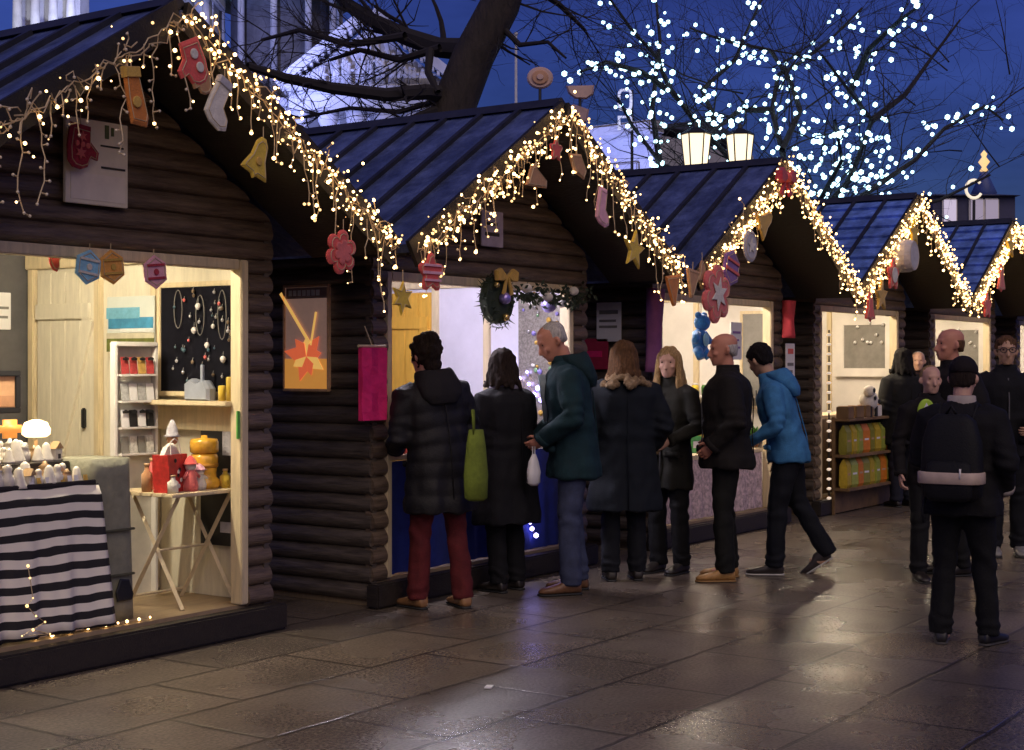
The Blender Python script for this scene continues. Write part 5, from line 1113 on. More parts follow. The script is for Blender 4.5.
# far pair
person('person in dark coat with back turned before the packet shelf', V3(903, 16.2), 55, 1.70, hair='bob', hairc='black', coat='far_black', coat_c=(.014, .014, .016), hem=.70, coat_w=1.1, trousers=(.022, .024, .045))
person('far pale faced person in maroon scarf talking beside the packet shelf', V3(918, 17.2), 200, 1.68, hair='thin', hairc='grey', coat='far_plum', coat_c=(.035, .012, .016), hem=.78, trousers=(.015, .015, .02))
# group on the right
person('bald ruddy man in black jacket behind the person with the backpack', V3(952, 11.0), 140, 1.80, skin='ruddy', hair='fringe', hairc='brown', hy=-5, coat='right_black', coat_c=(.016, .013, .014), hem=.80, coat_w=1.15, build=1.1, trousers=(.012, .012, .014), armL=POCKET(-1), armR=POCKET(1))
p9b, w9b = person('short pale faced person with a lime badge, half hidden behind the backpack wearer', V3(930, 10.7), 218, 1.53, hair='thin', hairc='blonde', build=.88, coat_w=1.02, hp=2, coat='far_brown', coat_c=(.018, .014, .014), hem=.78, trousers=(.014, .014, .016))
p10, w10 = person('person in black with dark cap seen from behind carrying a black backpack', V3(962, 8.28), 4, 1.57, hair=('cap', (.020, .012, .012)), hairc='dark', hp=12, coat='back_black', coat_c=(.012, .011, .013), hem=.80, coat_w=1.14, build=1.04, trousers=(.011, .011, .012), shoe=(.016, .014, .015), sole=(.06, .055, .05), armL=FWDARM(-1), armR=POCKET(1), collar=mat('pale_collar', (.40, .34, .30), .8), feet=[(-.12, -.02, 0, 14), (.15, .06, 0, -16)])
person('man with glasses in black jacket facing the camera at the right edge', V3(1006, 12.1), 205, 1.76, skin='tan', hair='short', hairc='brown', glasses=True, coat='edge_black', coat_c=(.012, .012, .016), hem=.80, coat_w=1.12, build=1.05, trousers=(.012, .013, .02), shoe=(.20, .19, .18), armL=FWDARM(-1, -.03), armR=FWDARM(1, -.03))

# ---- what they carry and wear
# scarf
t = MB(); rings = []
for k in range(25):
    a = 2 * math.pi * k / 24; c_ = Vector((math.cos(a) * .092, math.sin(a) * .088 + .0, 1.485 + .02 * math.sin(a * 2)))
    rings.append([w2(c_ + Vector((math.cos(a), math.sin(a), 0)) * (.026 * math.cos(b)) + Vector((0, 0, .036 * math.sin(b)))) for b in [2 * math.pi * q / 8 for q in range(8)]])
t.loft(rings, cap=False); t.build('scarf', cloth_mat('mauve', (.30, .26, .36)), p2, True)
# green shoulder bag
bag = thing('shoulder_bag', 'long olive green cloth bag hanging at the padded coat woman\'s side', 'bag', ground_at(476, 606).lerp(w1((.30, -.05, 0)), .0) + Vector((0, 0, .95)))
gm = cloth_mat('olive_green', (.13, .17, .025)); c = at(476, 462, 9.25)
bag.location = c
MB().loft([[Vector((RGT.x * a * w, RGT.y * a * w, z)) + Vector((FWD.x * b * d, FWD.y * b * d, 0)) for a, b in ((-1, -.4), (-.6, -1), (.6, -1), (1, -.4), (1, .4), (.6, 1), (-.6, 1), (-1, .4))] for z, w, d in ((-.24, .045, .02), (-.22, .07, .045), (-.08, .075, .05), (.10, .06, .035), (.20, .045, .02))]).build('pouch', gm, bag, True, wc=False)
sp = w1((.10, -.06, 1.47)) ; pts = [c + Vector((-.02, 0, .17)), c + Vector((-.03, 0, .32)), w1((.275, -.03, 1.20)), w1((.235, -.03, 1.42)), w1((.15, .0, 1.475))]
MB().tube(pts, .012, 6, flat=.5).build('strap', gm, bag, True)
# white carrier bag and pale cord held by the older man
hnd = w3((-.155, .27, .93)); c = hnd + Vector((0, 0, -.13)); cb_ = thing('carrier_bag', 'small crumpled white carrier bag held by the older man', 'bag', c)
mb = MB(); rr = random.Random(4); rings = []
for z, w in ((-.11, .03), (-.09, .062), (-.02, .066), (.05, .045), (.10, .018)): rings.append([Vector((math.cos(a) * w * rr.uniform(.8, 1.15), math.sin(a) * w * .55 * rr.uniform(.8, 1.15), z)) for a in [2 * math.pi * q / 12 for q in range(12)]])
mb.loft(rings); mb.build('sack', M_paper, cb_, True, wc=False)
MB().tube([(-.012, 0, .09), (-.016, 0, .15), (.012, 0, .15), (.012, 0, .09)], .004, 5).build('handle', M_paper, cb_, wc=False)
# backpack
bk = lambda x, y, z: w10((x, y, z))
t = thing('backpack', 'black backpack with a pale tan reflective band across its base', 'backpack', bk(0, -.24, .95)); mbk = cloth_mat('backpack_black', (.012, .012, .014), .7)
mb = MB(); mb.loft([[bk(v.x, v.y, v.z) for v in sring(0, -.235, z, rx, ry, 24, 3.2)] for z, rx, ry in ((.90, .13, .05), (.93, .175, .085), (1.05, .185, .095), (1.25, .175, .085), (1.38, .14, .06), (1.42, .09, .035))]); mb.build('body', mbk, t, True)
mb = MB(); mb.loft([[bk(v.x, v.y, v.z) for v in sring(0, -.32, z, rx, ry, 24, 3.2)] for z, rx, ry in ((.90, .10, .02), (.93, .14, .035), (1.02, .145, .045), (1.12, .13, .03), (1.14, .10, .015))]); mb.build('front_pocket', mbk, t, True)
mb = MB(); mb.loft([[bk(v.x, v.y, v.z) for v in sring(0, -.250, z, rx, ry, 28, 3.2)] for z, rx, ry in ((1.005, .19, .120), (1.01, .194, .124), (1.07, .194, .124), (1.075, .19, .120))]); mb.build('reflective_band', mat('tan_band', (.55, .42, .33), .5), t, True)
for s in (-1, 1): MB().tube([bk(s * .10, -.17, 1.36), bk(s * .11, -.06, 1.475), bk(s * .12, .10, 1.43), bk(s * .135, .175, 1.25), bk(s * .15, .10, 1.05), bk(s * .15, -.13, .98)], .016, 8, flat=.5).build('strap', mbk, t, True)
MB().tube([bk(-.03, -.25, 1.42), bk(0, -.26, 1.47), bk(.03, -.25, 1.42)], .008, 6).build('grab_loop', mbk, t, True)
MB().tube([bk(.08, -.365, 1.10), bk(.08, -.37, 1.04)], .006, 5).build('zip_pull', M_white, t, True)
for s in (-1,): MB().tube([bk(-.15, -.24, .94), bk(-.17, -.27, .84), bk(-.16, -.28, .76)], .009, 5).build('loose_strap', mbk, t, True)
# lime badge
t = thing('lime_badge', 'lime green and white badge on the short person\'s dark top', 'badge', w9b((.085, .14, 1.385))); d = Vector((math.cos(R(212)), math.sin(R(212)), 0))
M = Matrix.Translation(t.location + d * .02) @ Matrix.Rotation(R(215) + math.pi / 2, 4, 'Z')
MB().prism([(x * .11, z * .15) for x, z in DISC], .02, M).build('disc', mat('lime', (.40, .62, .05), .6), t); MB().prism([(x * .07, z * .10) for x, z in star_pts(4, .6)], .01, M @ Matrix.Translation((0, -.012, 0))).build('emblem', M_paper, t)
# ------------------------------------------------------------------ trees
M_bark = mat('dark_bark', (.035, .026, .022), .9, .5, 14, (1, 1, .3), .8, 40); M_twig = mat('dark_twig', (.020, .016, .018), .9, .3, 20)
def twigs(mb, p, d, L, r, depth, rnd, droop=0.0, n0=3):
    pts = [p]; seg = 4; q = p.copy(); dd = d.copy()
    for k in range(seg):
        dd = (dd + Vector((rnd.gauss(0, .16), rnd.gauss(0, .16), rnd.gauss(.02 - droop, .12)))).normalized(); q = q + dd * (L / seg); pts.append(q)
    mb.tube(pts, [r * (1 - .6 * k / seg) for k in range(seg + 1)], 5 if r > .012 else 3, cap=False)
    if depth <= 0: return
    for k in range(n0):
        j = rnd.randint(1, seg); nd = (dd + Vector((rnd.gauss(0, .6), rnd.gauss(0, .6), rnd.gauss(.1, .5)))).normalized(); twigs(mb, pts[j], nd, L * rnd.uniform(.5, .75), r * .5, depth - 1, rnd, droop, n0)
# dark leaning tree behind the second chalet
T1 = 16.6; rnd = random.Random(31)
base = at(425, 363, T1); base.z = 0
tr = thing('bare_tree', 'thick dark leaning bare tree behind the second chalet', 'tree', base)
tp = [base, at(430, 260, T1), at(440, 160, T1), at(456, 100, T1), at(474, 55, T1), at(500, 5, T1), at(520, -60, T1), at(545, -150, T1)]
MB().tube(tp, (.36, .30, .26, .245, .23, .22, .20, .15), 14).build('trunk', M_bark, tr, True)
mb = MB()
def limb(px_pts, r0, r1, dt=0.0, t0=T1, tw=True, n=2, L=1.2, keep=None):
    pts = [at(x, y, t0 + dt * k / max(1, len(px_pts) - 1)) for k, (x, y) in enumerate(px_pts)]
    R_ = [r0 + (r1 - r0) * k / (len(pts) - 1) for k in range(len(pts))]
    mb.tube(pts, R_, 7, cap=False)
    if tw:
        for k in range(1, len(pts)):
            for q in range(n):
                f = rnd.random(); p = pts[k - 1].lerp(pts[k], f); d = (pts[k] - pts[k - 1]).normalized(); nd = (d + Vector((rnd.gauss(0, .5), rnd.gauss(0, .5), rnd.gauss(.1, .6)))).normalized(); twigs(mb, p, nd, L * rnd.uniform(.6, 1.1), max(.010, R_[k] * .35), 2, rnd)
    return pts
limb([(447, 95), (425, 92), (385, 95), (330, 88), (285, 78), (247, 66)], .10, .04, -1.5, n=1, L=.6)
limb([(470, 50), (440, 48), (405, 36), (372, 20), (345, 2), (320, -25)], .13, .06, 1.5, n=2, L=.9)
limb([(452, 108), (430, 112), (405, 122), (390, 140)], .07, .03, -.6, n=1, L=.5)
limb([(430, 50), (428, 72), (438, 92)], .05, .035, -.3, tw=False)
limb([(318, 142), (300, 128), (275, 120)], .05, .03, 0, tw=False)
limb([(505, 0), (530, -15), (560, 5), (585, 30)], .06, .02, 1.0, n=3, L=.9)
limb([(495, 20), (520, 45), (548, 42), (566, 58)], .04, .012, -.6, n=2, L=.6)
limb([(440, 48), (400, 60), (360, 50), (330, 60)], .05, .02, .8, n=7, L=.9)
limb([(405, 36), (350, 45), (300, 30), (262, 40)], .05, .02, 1.2, n=7, L=.9)
limb([(440, 100), (400, 112), (350, 108), (300, 118), (255, 105)], .035, .012, 1.6, n=7, L=.8)
limb([(520, -50), (600, -40), (680, -10)], .09, .03, 2.0, n=3, L=1.2)
limb([(515, -40), (430, -60), (350, -40)], .09, .03, 2.0, n=3, L=1.2)
for px, py in ((545, -150), (530, -100)): 
    for q in range(4): twigs(mb, at(px, py, T1), Vector((rnd.gauss(0, 1), rnd.gauss(0, 1), .8)).normalized(), 1.8, .06, 3, rnd)
mb.build('crown', M_twig, tr)

# big tree strung with cold white lights
T2 = 24.0; rnd = random.Random(47)
base = at(800, 363, T2); base.z = 0
tr = thing('bare_tree', 'large bare tree hung with cold white lights behind the third and fourth chalets', 'tree', base)
MB().tube([base, at(803, 300, T2), at(798, 240, T2), at(792, 200, T2)], (.40, .33, .28, .24), 14).build('trunk', M_bark, tr, True)
mb = MB()
PATHS = [[(800, 240), (765, 195), (722, 150), (692, 118), (668, 85), (655, 55), (632, 30), (607, -5)], [(668, 90), (642, 72), (606, 62), (580, 72)], [(716, 148), (712, 112), (702, 90), (735, 60), (745, 35), (765, -8)], [(797, 225), (782, 150), (772, 110), (778, 75), (800, 63), (830, 40), (862, 8)],
         [(800, 235), (850, 180), (872, 120), (850, 92), (822, 55)], [(850, 92), (868, 50), (900, 20), (922, 4)], [(806, 235), (868, 192), (915, 160), (945, 128), (985, 106), (1003, 120)], [(760, 195), (700, 178), (662, 165), (632, 125), (618, 98)], [(782, 150), (800, 110), (790, 80), (770, 50), (722, 40), (690, 28)], [(660, 165), (652, 110), (660, 40), (655, -10)], [(872, 120), (905, 95), (930, 60), (960, 20)], [(800, 235), (820, 200), (842, 160), (835, 120)], [(800, 240), (880, 215), (940, 200), (990, 175)], [(770, 110), (740, 110), (715, 130), (690, 150)]]
DT = [-2, -3, 1, 2.5, -2.5, -3, 2, -1.5, 3, 1.5, 3, -3, 1.5, -2]; LP = []
for pth, dt in zip(PATHS, DT): LP.append(limb(pth, .055, .018, dt, T2, n=3, L=1.3))
for q in range(16): twigs(mb, at(rnd.uniform(690, 900), rnd.uniform(60, 200), T2 + rnd.uniform(-2, 2)), Vector((rnd.gauss(0, 1), rnd.gauss(0, 1), .6)).normalized(), 1.6, .016, 3, rnd)
for q in range(9): twigs(mb, at(rnd.uniform(900, 1010), rnd.uniform(20, 190), T2 + rnd.uniform(0, 4)), Vector((rnd.gauss(0, 1), rnd.gauss(0, 1), .5)).normalized(), 1.4, .015, 3, rnd)
mb.build('crown', M_twig, tr)
TL = ['longest string of cold white lights climbing the tree to the upper left', 'short string of cold white lights on the far left branch end', 'cold white lights winding up the middle of the tree to the top edge', 'cold white lights up the centre of the tree leading to its upper right', 'cold white lights on the short limb right of the tree centre', 'cold white lights on the highest right branch', 'cold white lights on the low branch reaching the right side', 'cold white lights on the low left branch above the lanterns', 'cold white lights across the upper left of the crown', 'cold white lights on the upright left stem', None, 'cold white lights clustered above the fourth chalet roof', 'few cold white lights low above the fifth chalet roof', 'cold white lights on the short inner left limb']
for i, pts in enumerate(LP):
    if TL[i] is None: continue
    bl = []; w = []
    for k in range(len(pts) - 1):
        n = max(2, int((pts[k + 1] - pts[k]).length / (.095 if i != 12 else .35)))
        for q in range(n):
            p = pts[k].lerp(pts[k + 1], (q + rnd.random()) / n) + Vector((rnd.gauss(0, .13), rnd.gauss(0, .13), rnd.gauss(0, .13))); bl.append(p)
    string_of_lights('tree_lights', TL[i], 'cold white lights in the tree', [pts[0]], [bl], bl, .041, M_cold, mat('dark_cable', (.02, .02, .02), .5), 60, .003)
bl = [at(rnd.uniform(790, 890), rnd.uniform(118, 196), T2 + rnd.uniform(-2, 2)) for k in range(95)]; bl.sort(key=lambda p: (round(p.z * 3), p.x))
string_of_lights('tree_lights', 'dense net of cold white lights just above the fourth chalet roof', 'cold white lights in the tree', [bl[0]], [bl], bl, .041, M_cold, mat('dark_cable', (.02, .02, .02), .5), 60, .003)

# ------------------------------------------------------------------ twin lantern post
T3 = 20.5; pb = at(718, 363, T3); pb.z = 0
t = thing('street_lamp', 'lamp post with two lit pale lanterns behind the third chalet roof', 'street lamp', pb); zt = at(718, 176, T3).z
M_iron = mat('cast_iron', (.015, .015, .017), .5); M_lant = mat('lantern_glass', (1, .9, .65), .4, .03, 6, emit=1.5, ecol=(1, .80, .50))
MB().lathe([(0, 0), (.16, 0), (.16, .5), (.09, .6), (.065, 1.2), (.055, zt - .3), (.08, zt - .25), (.05, zt - .15), (0, zt - .1)], pb, 14).build('post', M_iron, t, True)
l1, l2 = at(696, 168, T3), at(740, 166, T3); MB().tube([l1 + Vector((0, 0, -.12)), l1.lerp(l2, .3) + Vector((0, 0, -.3)), Vector((pb.x, pb.y, zt - .25)), l1.lerp(l2, .7) + Vector((0, 0, -.3)), l2 + Vector((0, 0, -.12))], .03, 8).build('crossarm', M_iron, t, True)
for c, s in ((l1, 1.0), (l2, .92)):
    hdv = MB(); hdv.lathe([(0, 0), (.15 * s, 0), (.20 * s, .45 * s), (0, .45 * s)], c, 6); ln = hdv.build('lantern', M_lant, t)
    MB().lathe([(.215 * s, .455 * s), (.22 * s, .47 * s), (.12 * s, .53 * s), (.04 * s, .56 * s), (.03 * s, .62 * s), (0, .64 * s)], c, 6).build('cap', M_iron, ln)
    MB().lathe([(.17 * s, -.03), (.17 * s, -.004), (.05 * s, -.12), (0, -.12)], c, 6).build('base', M_iron, ln)
    mb = MB()
    for k in range(6):
        a = 2 * math.pi * k / 6; mb.tube([c + Vector((math.cos(a) * .152 * s, math.sin(a) * .152 * s, 0)), c + Vector((math.cos(a) * .203 * s, math.sin(a) * .203 * s, .455 * s))], .011, 4)
    mb.build('glazing_bar', M_iron, ln)

# ------------------------------------------------------------------ roof top figures behind the second peak: ring and cup on poles
M_rosy = mat('rosy_board', (.62, .42, .36), .6, .2, 8); M_bis = mat('biscuit_board', (.55, .30, .18), .6, .25, 8)
CXF = lambda px, py: on_x(px, py, CX[1] + 0.0)
q = at(540, 78, 11.9); rz = R(-55)
t = thing('ring_sign', 'round pale ring shaped sign with brown centre above the second gable', 'sign', Vector((q.x, q.y, RIDGE))); t.rotation_euler = (0, 0, rz)
M = Matrix.Translation((0, 0, q.z - RIDGE)); MB().prism([(x * .19, z * .15) for x, z in DISC], .05, M).build('disc', M_rosy, t, wc=False); MB().prism([(x * .12, z * .10) for x, z in DISC], .02, M @ Matrix.Translation((0, -.03, 0))).build('ring', M_bis, t, wc=False); MB().prism([(x * .05, z * .04) for x, z in DISC], .016, M @ Matrix.Translation((0, -.045, 0))).build('centre', M_rosy, t, wc=False)
MB().tube([(0, 0, -.1), (0, 0, q.z - RIDGE - .07)], .012, 6).build('pole', M_iron, t, wc=False)
MB().prism([(-.13, 0), (.10, 0), (.09, .07), (.02, .05), (-.03, .09), (-.10, .10), (-.16, .06)], .05, Matrix.Translation((.02, -.02, .0))).build('base_scroll', mat('mauve_board', (.42, .28, .28), .6, .3, 10), t, wc=False)
q = at(580, 92, 11.6)
t = thing('cup_sign', 'pale cup shaped sign beside the round ring sign', 'sign', Vector((q.x, q.y, RIDGE - .15))); t.rotation_euler = (0, 0, rz); dz = q.z - t.location.z
MB().prism([(-.11, .045), (.11, .05), (.10, -.02), (.05, -.055), (-.04, -.05), (-.09, -.01)], .07, Matrix.Translation((0, 0, dz))).build('bowl', M_rosy, t, wc=False); MB().tube([(0.0, 0, -.3), (0, 0, dz - .04)], .012, 6).build('pole', M_iron, t, wc=False)
MB().prism([(-.10, -.06), (.08, -.08), (.10, .02), (-.02, .06), (-.12, .03)], .05, Matrix.Translation((-.03, -.02, dz - .16))).build('base_scroll', mat('mauve_board', (.42, .28, .28), .6, .3, 10), t, wc=False)

# outlined arched window lights and thin mast
M_outl = mat('outline_light', (.7, .75, 1), .4, 0, emit=.75, ecol=(.62, .66, 1))
T4 = 30.0
t = thing('outline_light', 'small pale rounded rectangle outline light left of the lit tree', 'light motif', at(625, 100, T4)); MB().tube([at(625 + 6 * math.copysign(abs(math.cos(a)) ** .5, math.cos(a)), 100 + 10 * math.copysign(abs(math.sin(a)) ** .5, math.sin(a)), T4) for a in [2 * math.pi * k / 24 for k in range(25)]], .03, 6).build('tube', M_outl, t, True)
MB().tube([at(632, 90, T4 + .05), at(632, 363, T4 + .05)], .03, 6).build('pole', M_iron, t)
t = thing('outline_light', 'small pale arch outline light under the rounded rectangle one', 'light motif', at(625, 125, T4)); MB().tube([at(619, 130, T4), at(619, 117, T4), at(631, 117, T4), at(631, 130, T4)], .035, 6).build('tube', M_outl, t)
b_ = at(516, 130, 40); b_.z = 0
t = thing('flagpole', 'thin pale flagpole rising beyond the second gable', 'flagpole', b_); MB().tube([b_, at(516, 35, 40)], (.06, .035), 8).build('pole', mat('pale_pole', (.5, .5, .55), .4), t, True); MB().ball(at(516, 34, 40), .06, 2).build('finial', mat('pale_pole', (.5, .5, .55), .4), t, True)

# ------------------------------------------------------------------ floodlit civic hall far behind
M_stone = mat('portland_stone', (.42, .41, .42), .75, .22, 1.5, bump=.4, bscale=12); M_stone2 = mat('carved_stone', (.36, .35, .37), .75, .3, 3, bump=.5, bscale=14); M_slate = mat('hall_slate', (.06, .065, .085), .6, .3, 3); M_pane = mat('dark_pane', (.02, .022, .03), .1, .1, 4); M_copper = mat('green_copper', (.16, .30, .26), .6, .3, 2)
CHT = 50.0; cpos = at(370, 363, CHT); cpos.z = 0; crz = math.atan2(FWD.y, FWD.x) - math.pi / 2
ch = thing('civic_hall', 'floodlit blue white stone hall with a carved pediment behind the chalets', 'building', cpos, crz)
X = lambda px: (px - 370) / 30.0
Z = lambda py: 1.55 + (363 - py) / 30.0
def cp(mb, name, m, p=ch, smooth=False): return mb.build(name, m, p, smooth, wc=False)
cp(MB().bx(X(-260), X(470), 0, 9, 0, Z(118)), 'wall', M_stone)
cp(MB().rbox(((X(-260) + X(470)) / 2, -.25, Z(113)), (X(470) - X(-260), .7, .34), .06), 'cornice', M_stone)
cp(MB().bx(X(-260), X(470), -.1, .3, Z(106), Z(98)), 'parapet', M_stone2)
nb = 0
mb = MB()
x = X(-250)
while x < X(255): mb.lathe([(.0, 0), (.10, 0), (.10, .05), (.05, .12), (.10, .28), (.05, .42), (.09, .46), (0, .46)], (x, .1, Z(106) + .28), 8); x += .36
bal = mb.build('balustrade', M_stone2, ch, True, wc=False); MB().rbox(((X(-250) + X(255)) / 2, .1, Z(106) + .80), (X(255) - X(-250), .36, .12), .03).build('coping', M_stone2, bal, wc=False)
# portico
px0, px1 = X(296), X(452)
cp(MB().bx(px0, px1, -1.6, 0, Z(118), Z(99)), 'entablature', M_stone)
cp(MB().rbox(((px0 + px1) / 2, -.85, Z(97)), (px1 - px0 + .5, 1.9, .22), .05), 'cornice', M_stone)
for k in range(6):
    x = px0 + .3 + (px1 - px0 - .6) * k / 5; col = cp(MB().lathe([(.0, 0), (.34, 0), (.34, .2), (.27, .35), (.27, 2.5), (.23, Z(118) - .5), (.33, Z(118) - .3), (.36, Z(118) - .003), (0, Z(118) - .003)], (x, -1.15, 0), 16), 'column', M_stone, smooth=True)
zb, za = Z(94), Z(27); xm = (px0 + px1) / 2
mb = MB(); mb.add([(px0, -1.3, zb), (px1, -1.3, zb), (xm, -1.3, za - .25), (px0, 6, zb), (px1, 6, zb), (xm, 6, za - .25)], [(0, 1, 2), (3, 5, 4), (0, 3, 4, 1), (1, 4, 5, 2), (2, 5, 3, 0)]); ped = cp(mb, 'pediment', M_stone2)
for s in (-1, 1):
    mb = MB(); xe = px0 - .3 if s < 0 else px1 + .3; d = Vector((xm - xe, 0, za - zb + .1)); n = Vector((-d.z, 0, d.x)).normalized(); n = n if n.z > 0 else -n
    a = Vector((xe, -1.75, zb - .08)); b = Vector((xm, -1.75, za)); w = Vector((0, 1.0, 0)); h = n * .30
    mb.add([a, b, b + h, a + h, a + w, b + w, b + h + w, a + h + w], [(0, 1, 2, 3), (7, 6, 5, 4), (0, 4, 5, 1), (2, 6, 7, 3), (0, 3, 7, 4), (1, 5, 6, 2)]); mb.build('raking_cornice', M_stone, ped, wc=False)
    for k in range(16):
        p = a.lerp(b, (k + .5) / 16) - n * .06; MB().box((p.x, -1.55, p.z), (.09, .34, .12)).build('dentil', M_stone, ped, wc=False)
mb = MB(); rnd = random.Random(8)
for k in range(40):
    f = rnd.uniform(-.8, .8); hmax = (za - zb - .5) * (1 - abs(f)); x = xm + f * (px1 - px0) / 2; hh = hmax * rnd.uniform(.45, .9)
    mb.tube([(x, -1.38, zb + .05), (x + rnd.gauss(0, .05), -1.45, zb + .1 + hh * .6), (x + rnd.gauss(0, .08), -1.42, zb + .1 + hh)], (.10, .09, .05), 7); mb.ball((x, -1.46, zb + .12 + hh * .85), .075, 1)
    if k % 2: mb.tube([(x, -1.45, zb + .1 + hh * .6), (x + rnd.choice((-1, 1)) * .25, -1.48, zb + .1 + hh * rnd.uniform(.3, .8))], (.05, .03), 6)
mb.build('carved_relief', M_stone, ped, True, wc=False)
# windows of the hall
for px in range(-220, 290, 62):
    w = cp(MB().rbox((X(px), -.06, Z(118) - 2.2), (1.15, .14, 2.4), .04), 'window', M_stone2); MB().bx(X(px) - .42, X(px) + .42, -.16, -.135, Z(118) - 3.2, Z(118) - 1.2).build('pane', M_pane, w, wc=False)
# colonnaded drum and dome behind, corner tower at the left
dx, dy = X(238), 9.0
dr = cp(MB().lathe([(0, Z(118)), (2.9, Z(118)), (2.9, Z(78)), (2.5, Z(76)), (1.9, Z(70)), (1.9, Z(-60)), (0, Z(-60))], (dx, dy, 0), 32), 'drum', mat('dark_stone', (.10, .10, .12), .8, .4, 2, bump=.5, bscale=10), smooth=False)  # drum wall in a darker stone than its columns
for k in range(11):
    a = 2 * math.pi * k / 11 + .2; MB().lathe([(0, Z(72)), (.15, Z(72)), (.13, Z(-55)), (.2, Z(-58)), (0, Z(-58))], (dx + math.cos(a) * 2.35, dy + math.sin(a) * 2.35, 0), 12).build('column', M_stone, dr, True, wc=False)
MB().lathe([(0, Z(-60)), (2.8, Z(-60)), (2.8, Z(-78)), (2.5, Z(-82)), (2.45, Z(-110)), (1.9, Z(-150)), (.9, Z(-178)), (.3, Z(-186)), (.3, Z(-215)), (0, Z(-225))], (dx, dy, 0), 32).build('dome', M_copper, dr, True, wc=False)
for bx0, bx1, yy in ((-2, 62, 1.2), (112, 178, 5.0)):
    tw = cp(MB().bx(X(bx0), X(bx1), yy, yy + 2.2, Z(110), Z(28)), 'tower', M_stone)
    for k in range(4): 
        x = X(bx0) + .15 + (X(bx1) - X(bx0) - .3) * k / 3; MB().lathe([(0, Z(27)), (.17, Z(27)), (.14, Z(-40)), (0, Z(-40))], (x, yy + .3, 0), 12).build('column', M_stone, tw, True, wc=False)
    MB().bx(X(bx0), X(bx1), yy + .9, yy + 2.0, Z(28), Z(-40)).build('belfry', M_stone, tw, wc=False); MB().rbox(((X(bx0) + X(bx1)) / 2, yy + 1.0, Z(-46)), (X(bx1) - X(bx0) + .4, 2.6, .4), .06).build('cornice', M_stone, tw, wc=False)
    MB().lathe([(0, Z(-50)), (1.1, Z(-50)), (1.05, Z(-70)), (.6, Z(-95)), (.1, Z(-105)), (0, Z(-120))], ((X(bx0) + X(bx1)) / 2, yy + 1.1, 0), 20).build('cupola', M_copper, tw, True, wc=False)
mb = MB(); mb.add([(X(-260), .6, Z(100)), (X(470), .6, Z(100)), (X(470), 8.6, Z(100)), (X(-260), 8.6, Z(100)), (X(-240), 4.5, Z(70)), (X(290), 4.5, Z(70))], [(0, 1, 5, 4), (2, 3, 4, 5), (1, 2, 5), (3, 0, 4), (3, 2, 1, 0)]); cp(mb, 'roof', M_slate)
# right wing with a falling white cornice
wp = at(600, 363, 46); wp.z = 0
wg = thing('side_wing', 'floodlit lower stone wing with a bright falling cornice right of the second gable', 'building', wp, crz - R(38))
ZZ = lambda py: 1.55 + (363 - py) / 1500 * 46
MB().bx(-2.2, 2.0, 0, 6, 0, ZZ(140)).build('wall', M_stone, wg, wc=False); MB().rbox((-.1, -.15, ZZ(135)), (4.6, .8, .42), .08).build('cornice', M_stone, wg, wc=False); MB().bx(-2.2, 2.0, -.02, .5, ZZ(130), ZZ(126)).build('parapet', M_stone2, wg, wc=False)
for k in range(2): w = MB().rbox((-1.2 + 2.1 * k, -.06, ZZ(140) - 1.9), (1.1, .14, 2.2), .04).build('window', M_stone2, wg, wc=False); MB().bx(-1.6 + 2.1 * k, -.8 + 2.1 * k, -.16, -.135, ZZ(140) - 2.8, ZZ(140) - 1.0).build('pane', M_pane, w, wc=False)
mb = MB(); mb.add([(-2.2, .5, ZZ(130)), (2, .5, ZZ(130)), (2, 6, ZZ(130)), (-2.2, 6, ZZ(130)), (-2.2, 3.2, ZZ(112)), (2, 3.2, ZZ(112))], [(0, 1, 5, 4), (2, 3, 4, 5), (1, 2, 5), (3, 0, 4), (3, 2, 1, 0)]); mb.build('roof', M_slate, wg, wc=False)
HC = (.34, .40, 1.0)
toW = lambda x, y, z: parent_matrix(ch) @ Vector((x, y, z))
lamp('SPOT', toW(X(370), -9, 3.5), 3200, HC, .4, toW(X(372), 0, Z(70)), 70)
lamp('SPOT', toW(X(200), -9, 9.5), 9500, HC, .4, toW(X(230), 6, Z(40)), 80)
lamp('SPOT', toW(X(30), -8, 5.0), 5000, (.80, .84, 1.0), .4, toW(X(40), 1, Z(10)), 75)
lamp('SPOT', toW(X(140), -6, 6.0), 5000, (.80, .84, 1.0), .4, toW(X(145), 5, Z(0)), 60)
lamp('SPOT', parent_matrix(wg) @ Vector((1, -7, 3.0)), 7000, HC, .4, parent_matrix(wg) @ Vector((1.5, 0, ZZ(135))), 80)

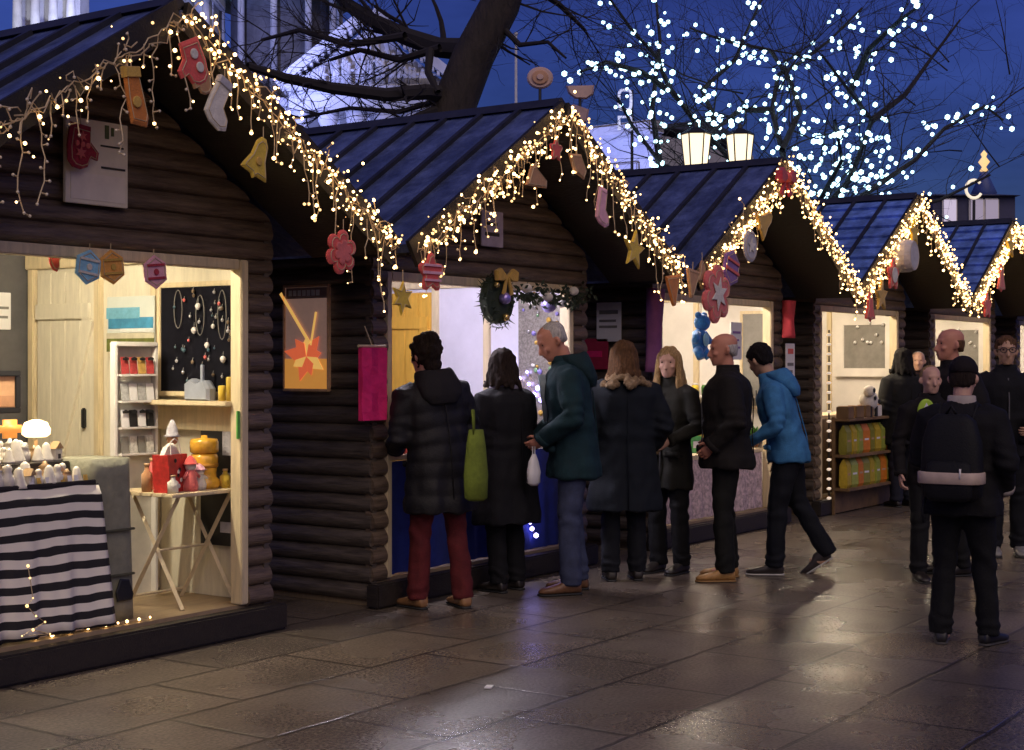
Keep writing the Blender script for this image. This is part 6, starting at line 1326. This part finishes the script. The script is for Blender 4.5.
# ------------------------------------------------------------------ fairground tower and lit kiosk beyond the last chalet
T5 = 45.0; bp = at(984, 363, T5); bp.z = 0; z_ = lambda py: 1.55 + (363 - py) / 1500 * T5
t = thing('fairground_tower', 'slim blue tower with glowing golden finial beyond the fifth chalet roof', 'tower', bp); M_tb = mat('tower_blue', (.05, .08, .26), .5, .3, 3)
MB().lathe([(0, 0), (.34, 0), (.34, z_(195)), (.38, z_(193)), (.20, z_(180)), (.10, z_(172)), (0, z_(172))], bp, 16).build('shaft', M_tb, t, True)
MB().lathe([(0, z_(172)), (.13, z_(171)), (.06, z_(167)), (.17, z_(162)), (.06, z_(157)), (.10, z_(154)), (0, z_(150))], bp, 14).build('finial', mat('lit_gold', (1, .7, .3), .4, 0, emit=.9, ecol=(1, .62, .24)), t, True)
for k in range(6): a = 2 * math.pi * k / 6; MB().box(bp + Vector((math.cos(a) * .345, math.sin(a) * .345, z_(205))), (.08, .08, .5), rz=a).build('window', mat('tower_glow', (.6, .6, .9), .4, 0, emit=.35, ecol=(.55, .55, .9)), t)
bp = at(972, 363, 40); bp.z = 0
t = thing('ring_light', 'small curled ring of warm white lights left of the blue tower', 'light motif', at(974, 190, 40)); MB().tube([at(974 + 8 * math.cos(a), 189 + 9 * math.sin(a), 40) for a in [R(-40) - R(290) * k / 18 for k in range(19)]], .04, 6).build('tube', mat('ring_glow', (1, .9, .7), .4, 0, emit=.8, ecol=(1, .85, .62)), t, True); MB().tube([at(974, 200, 40), bp], .04, 6).build('pole', M_iron, t)
bp = at(958, 363, 42); bp.z = 0; z_ = lambda py: 1.55 + (363 - py) / 1500 * 42
t = thing('distant_house', 'distant house with two dimly lit pale windows beyond the fifth chalet roof', 'building', bp, crz)
MB().bx(-.7, 1.6, 0, 4, 0, z_(196)).build('wall', mat('night_wall', (.06, .06, .12), .8, .3, 2), t, wc=False)
mb = MB(); mb.add([(-.8, -.2, z_(196)), (1.7, -.2, z_(196)), (1.7, 4.2, z_(196)), (-.8, 4.2, z_(196)), (-.8, 2, z_(186)), (1.7, 2, z_(186))], [(0, 1, 5, 4), (2, 3, 4, 5), (1, 2, 5), (3, 0, 4), (3, 2, 1, 0)]); mb.build('roof', M_slate, t, wc=False)
for x, e in ((-.75, .5), (.0, .16), (.42, .16)): w = MB().rbox((x + .5, -.04, z_(212)), (.42, .1, .75), .03).build('window', M_white, t, wc=False); MB().bx(x + .33, x + .67, -.11, -.095, z_(212) - .33, z_(212) + .33).build('pane', mat('lit_pane_%d' % int(e * 100), (.7, .65, .8), .4, 0, emit=e, ecol=(.75, .66, .85)), w, wc=False)
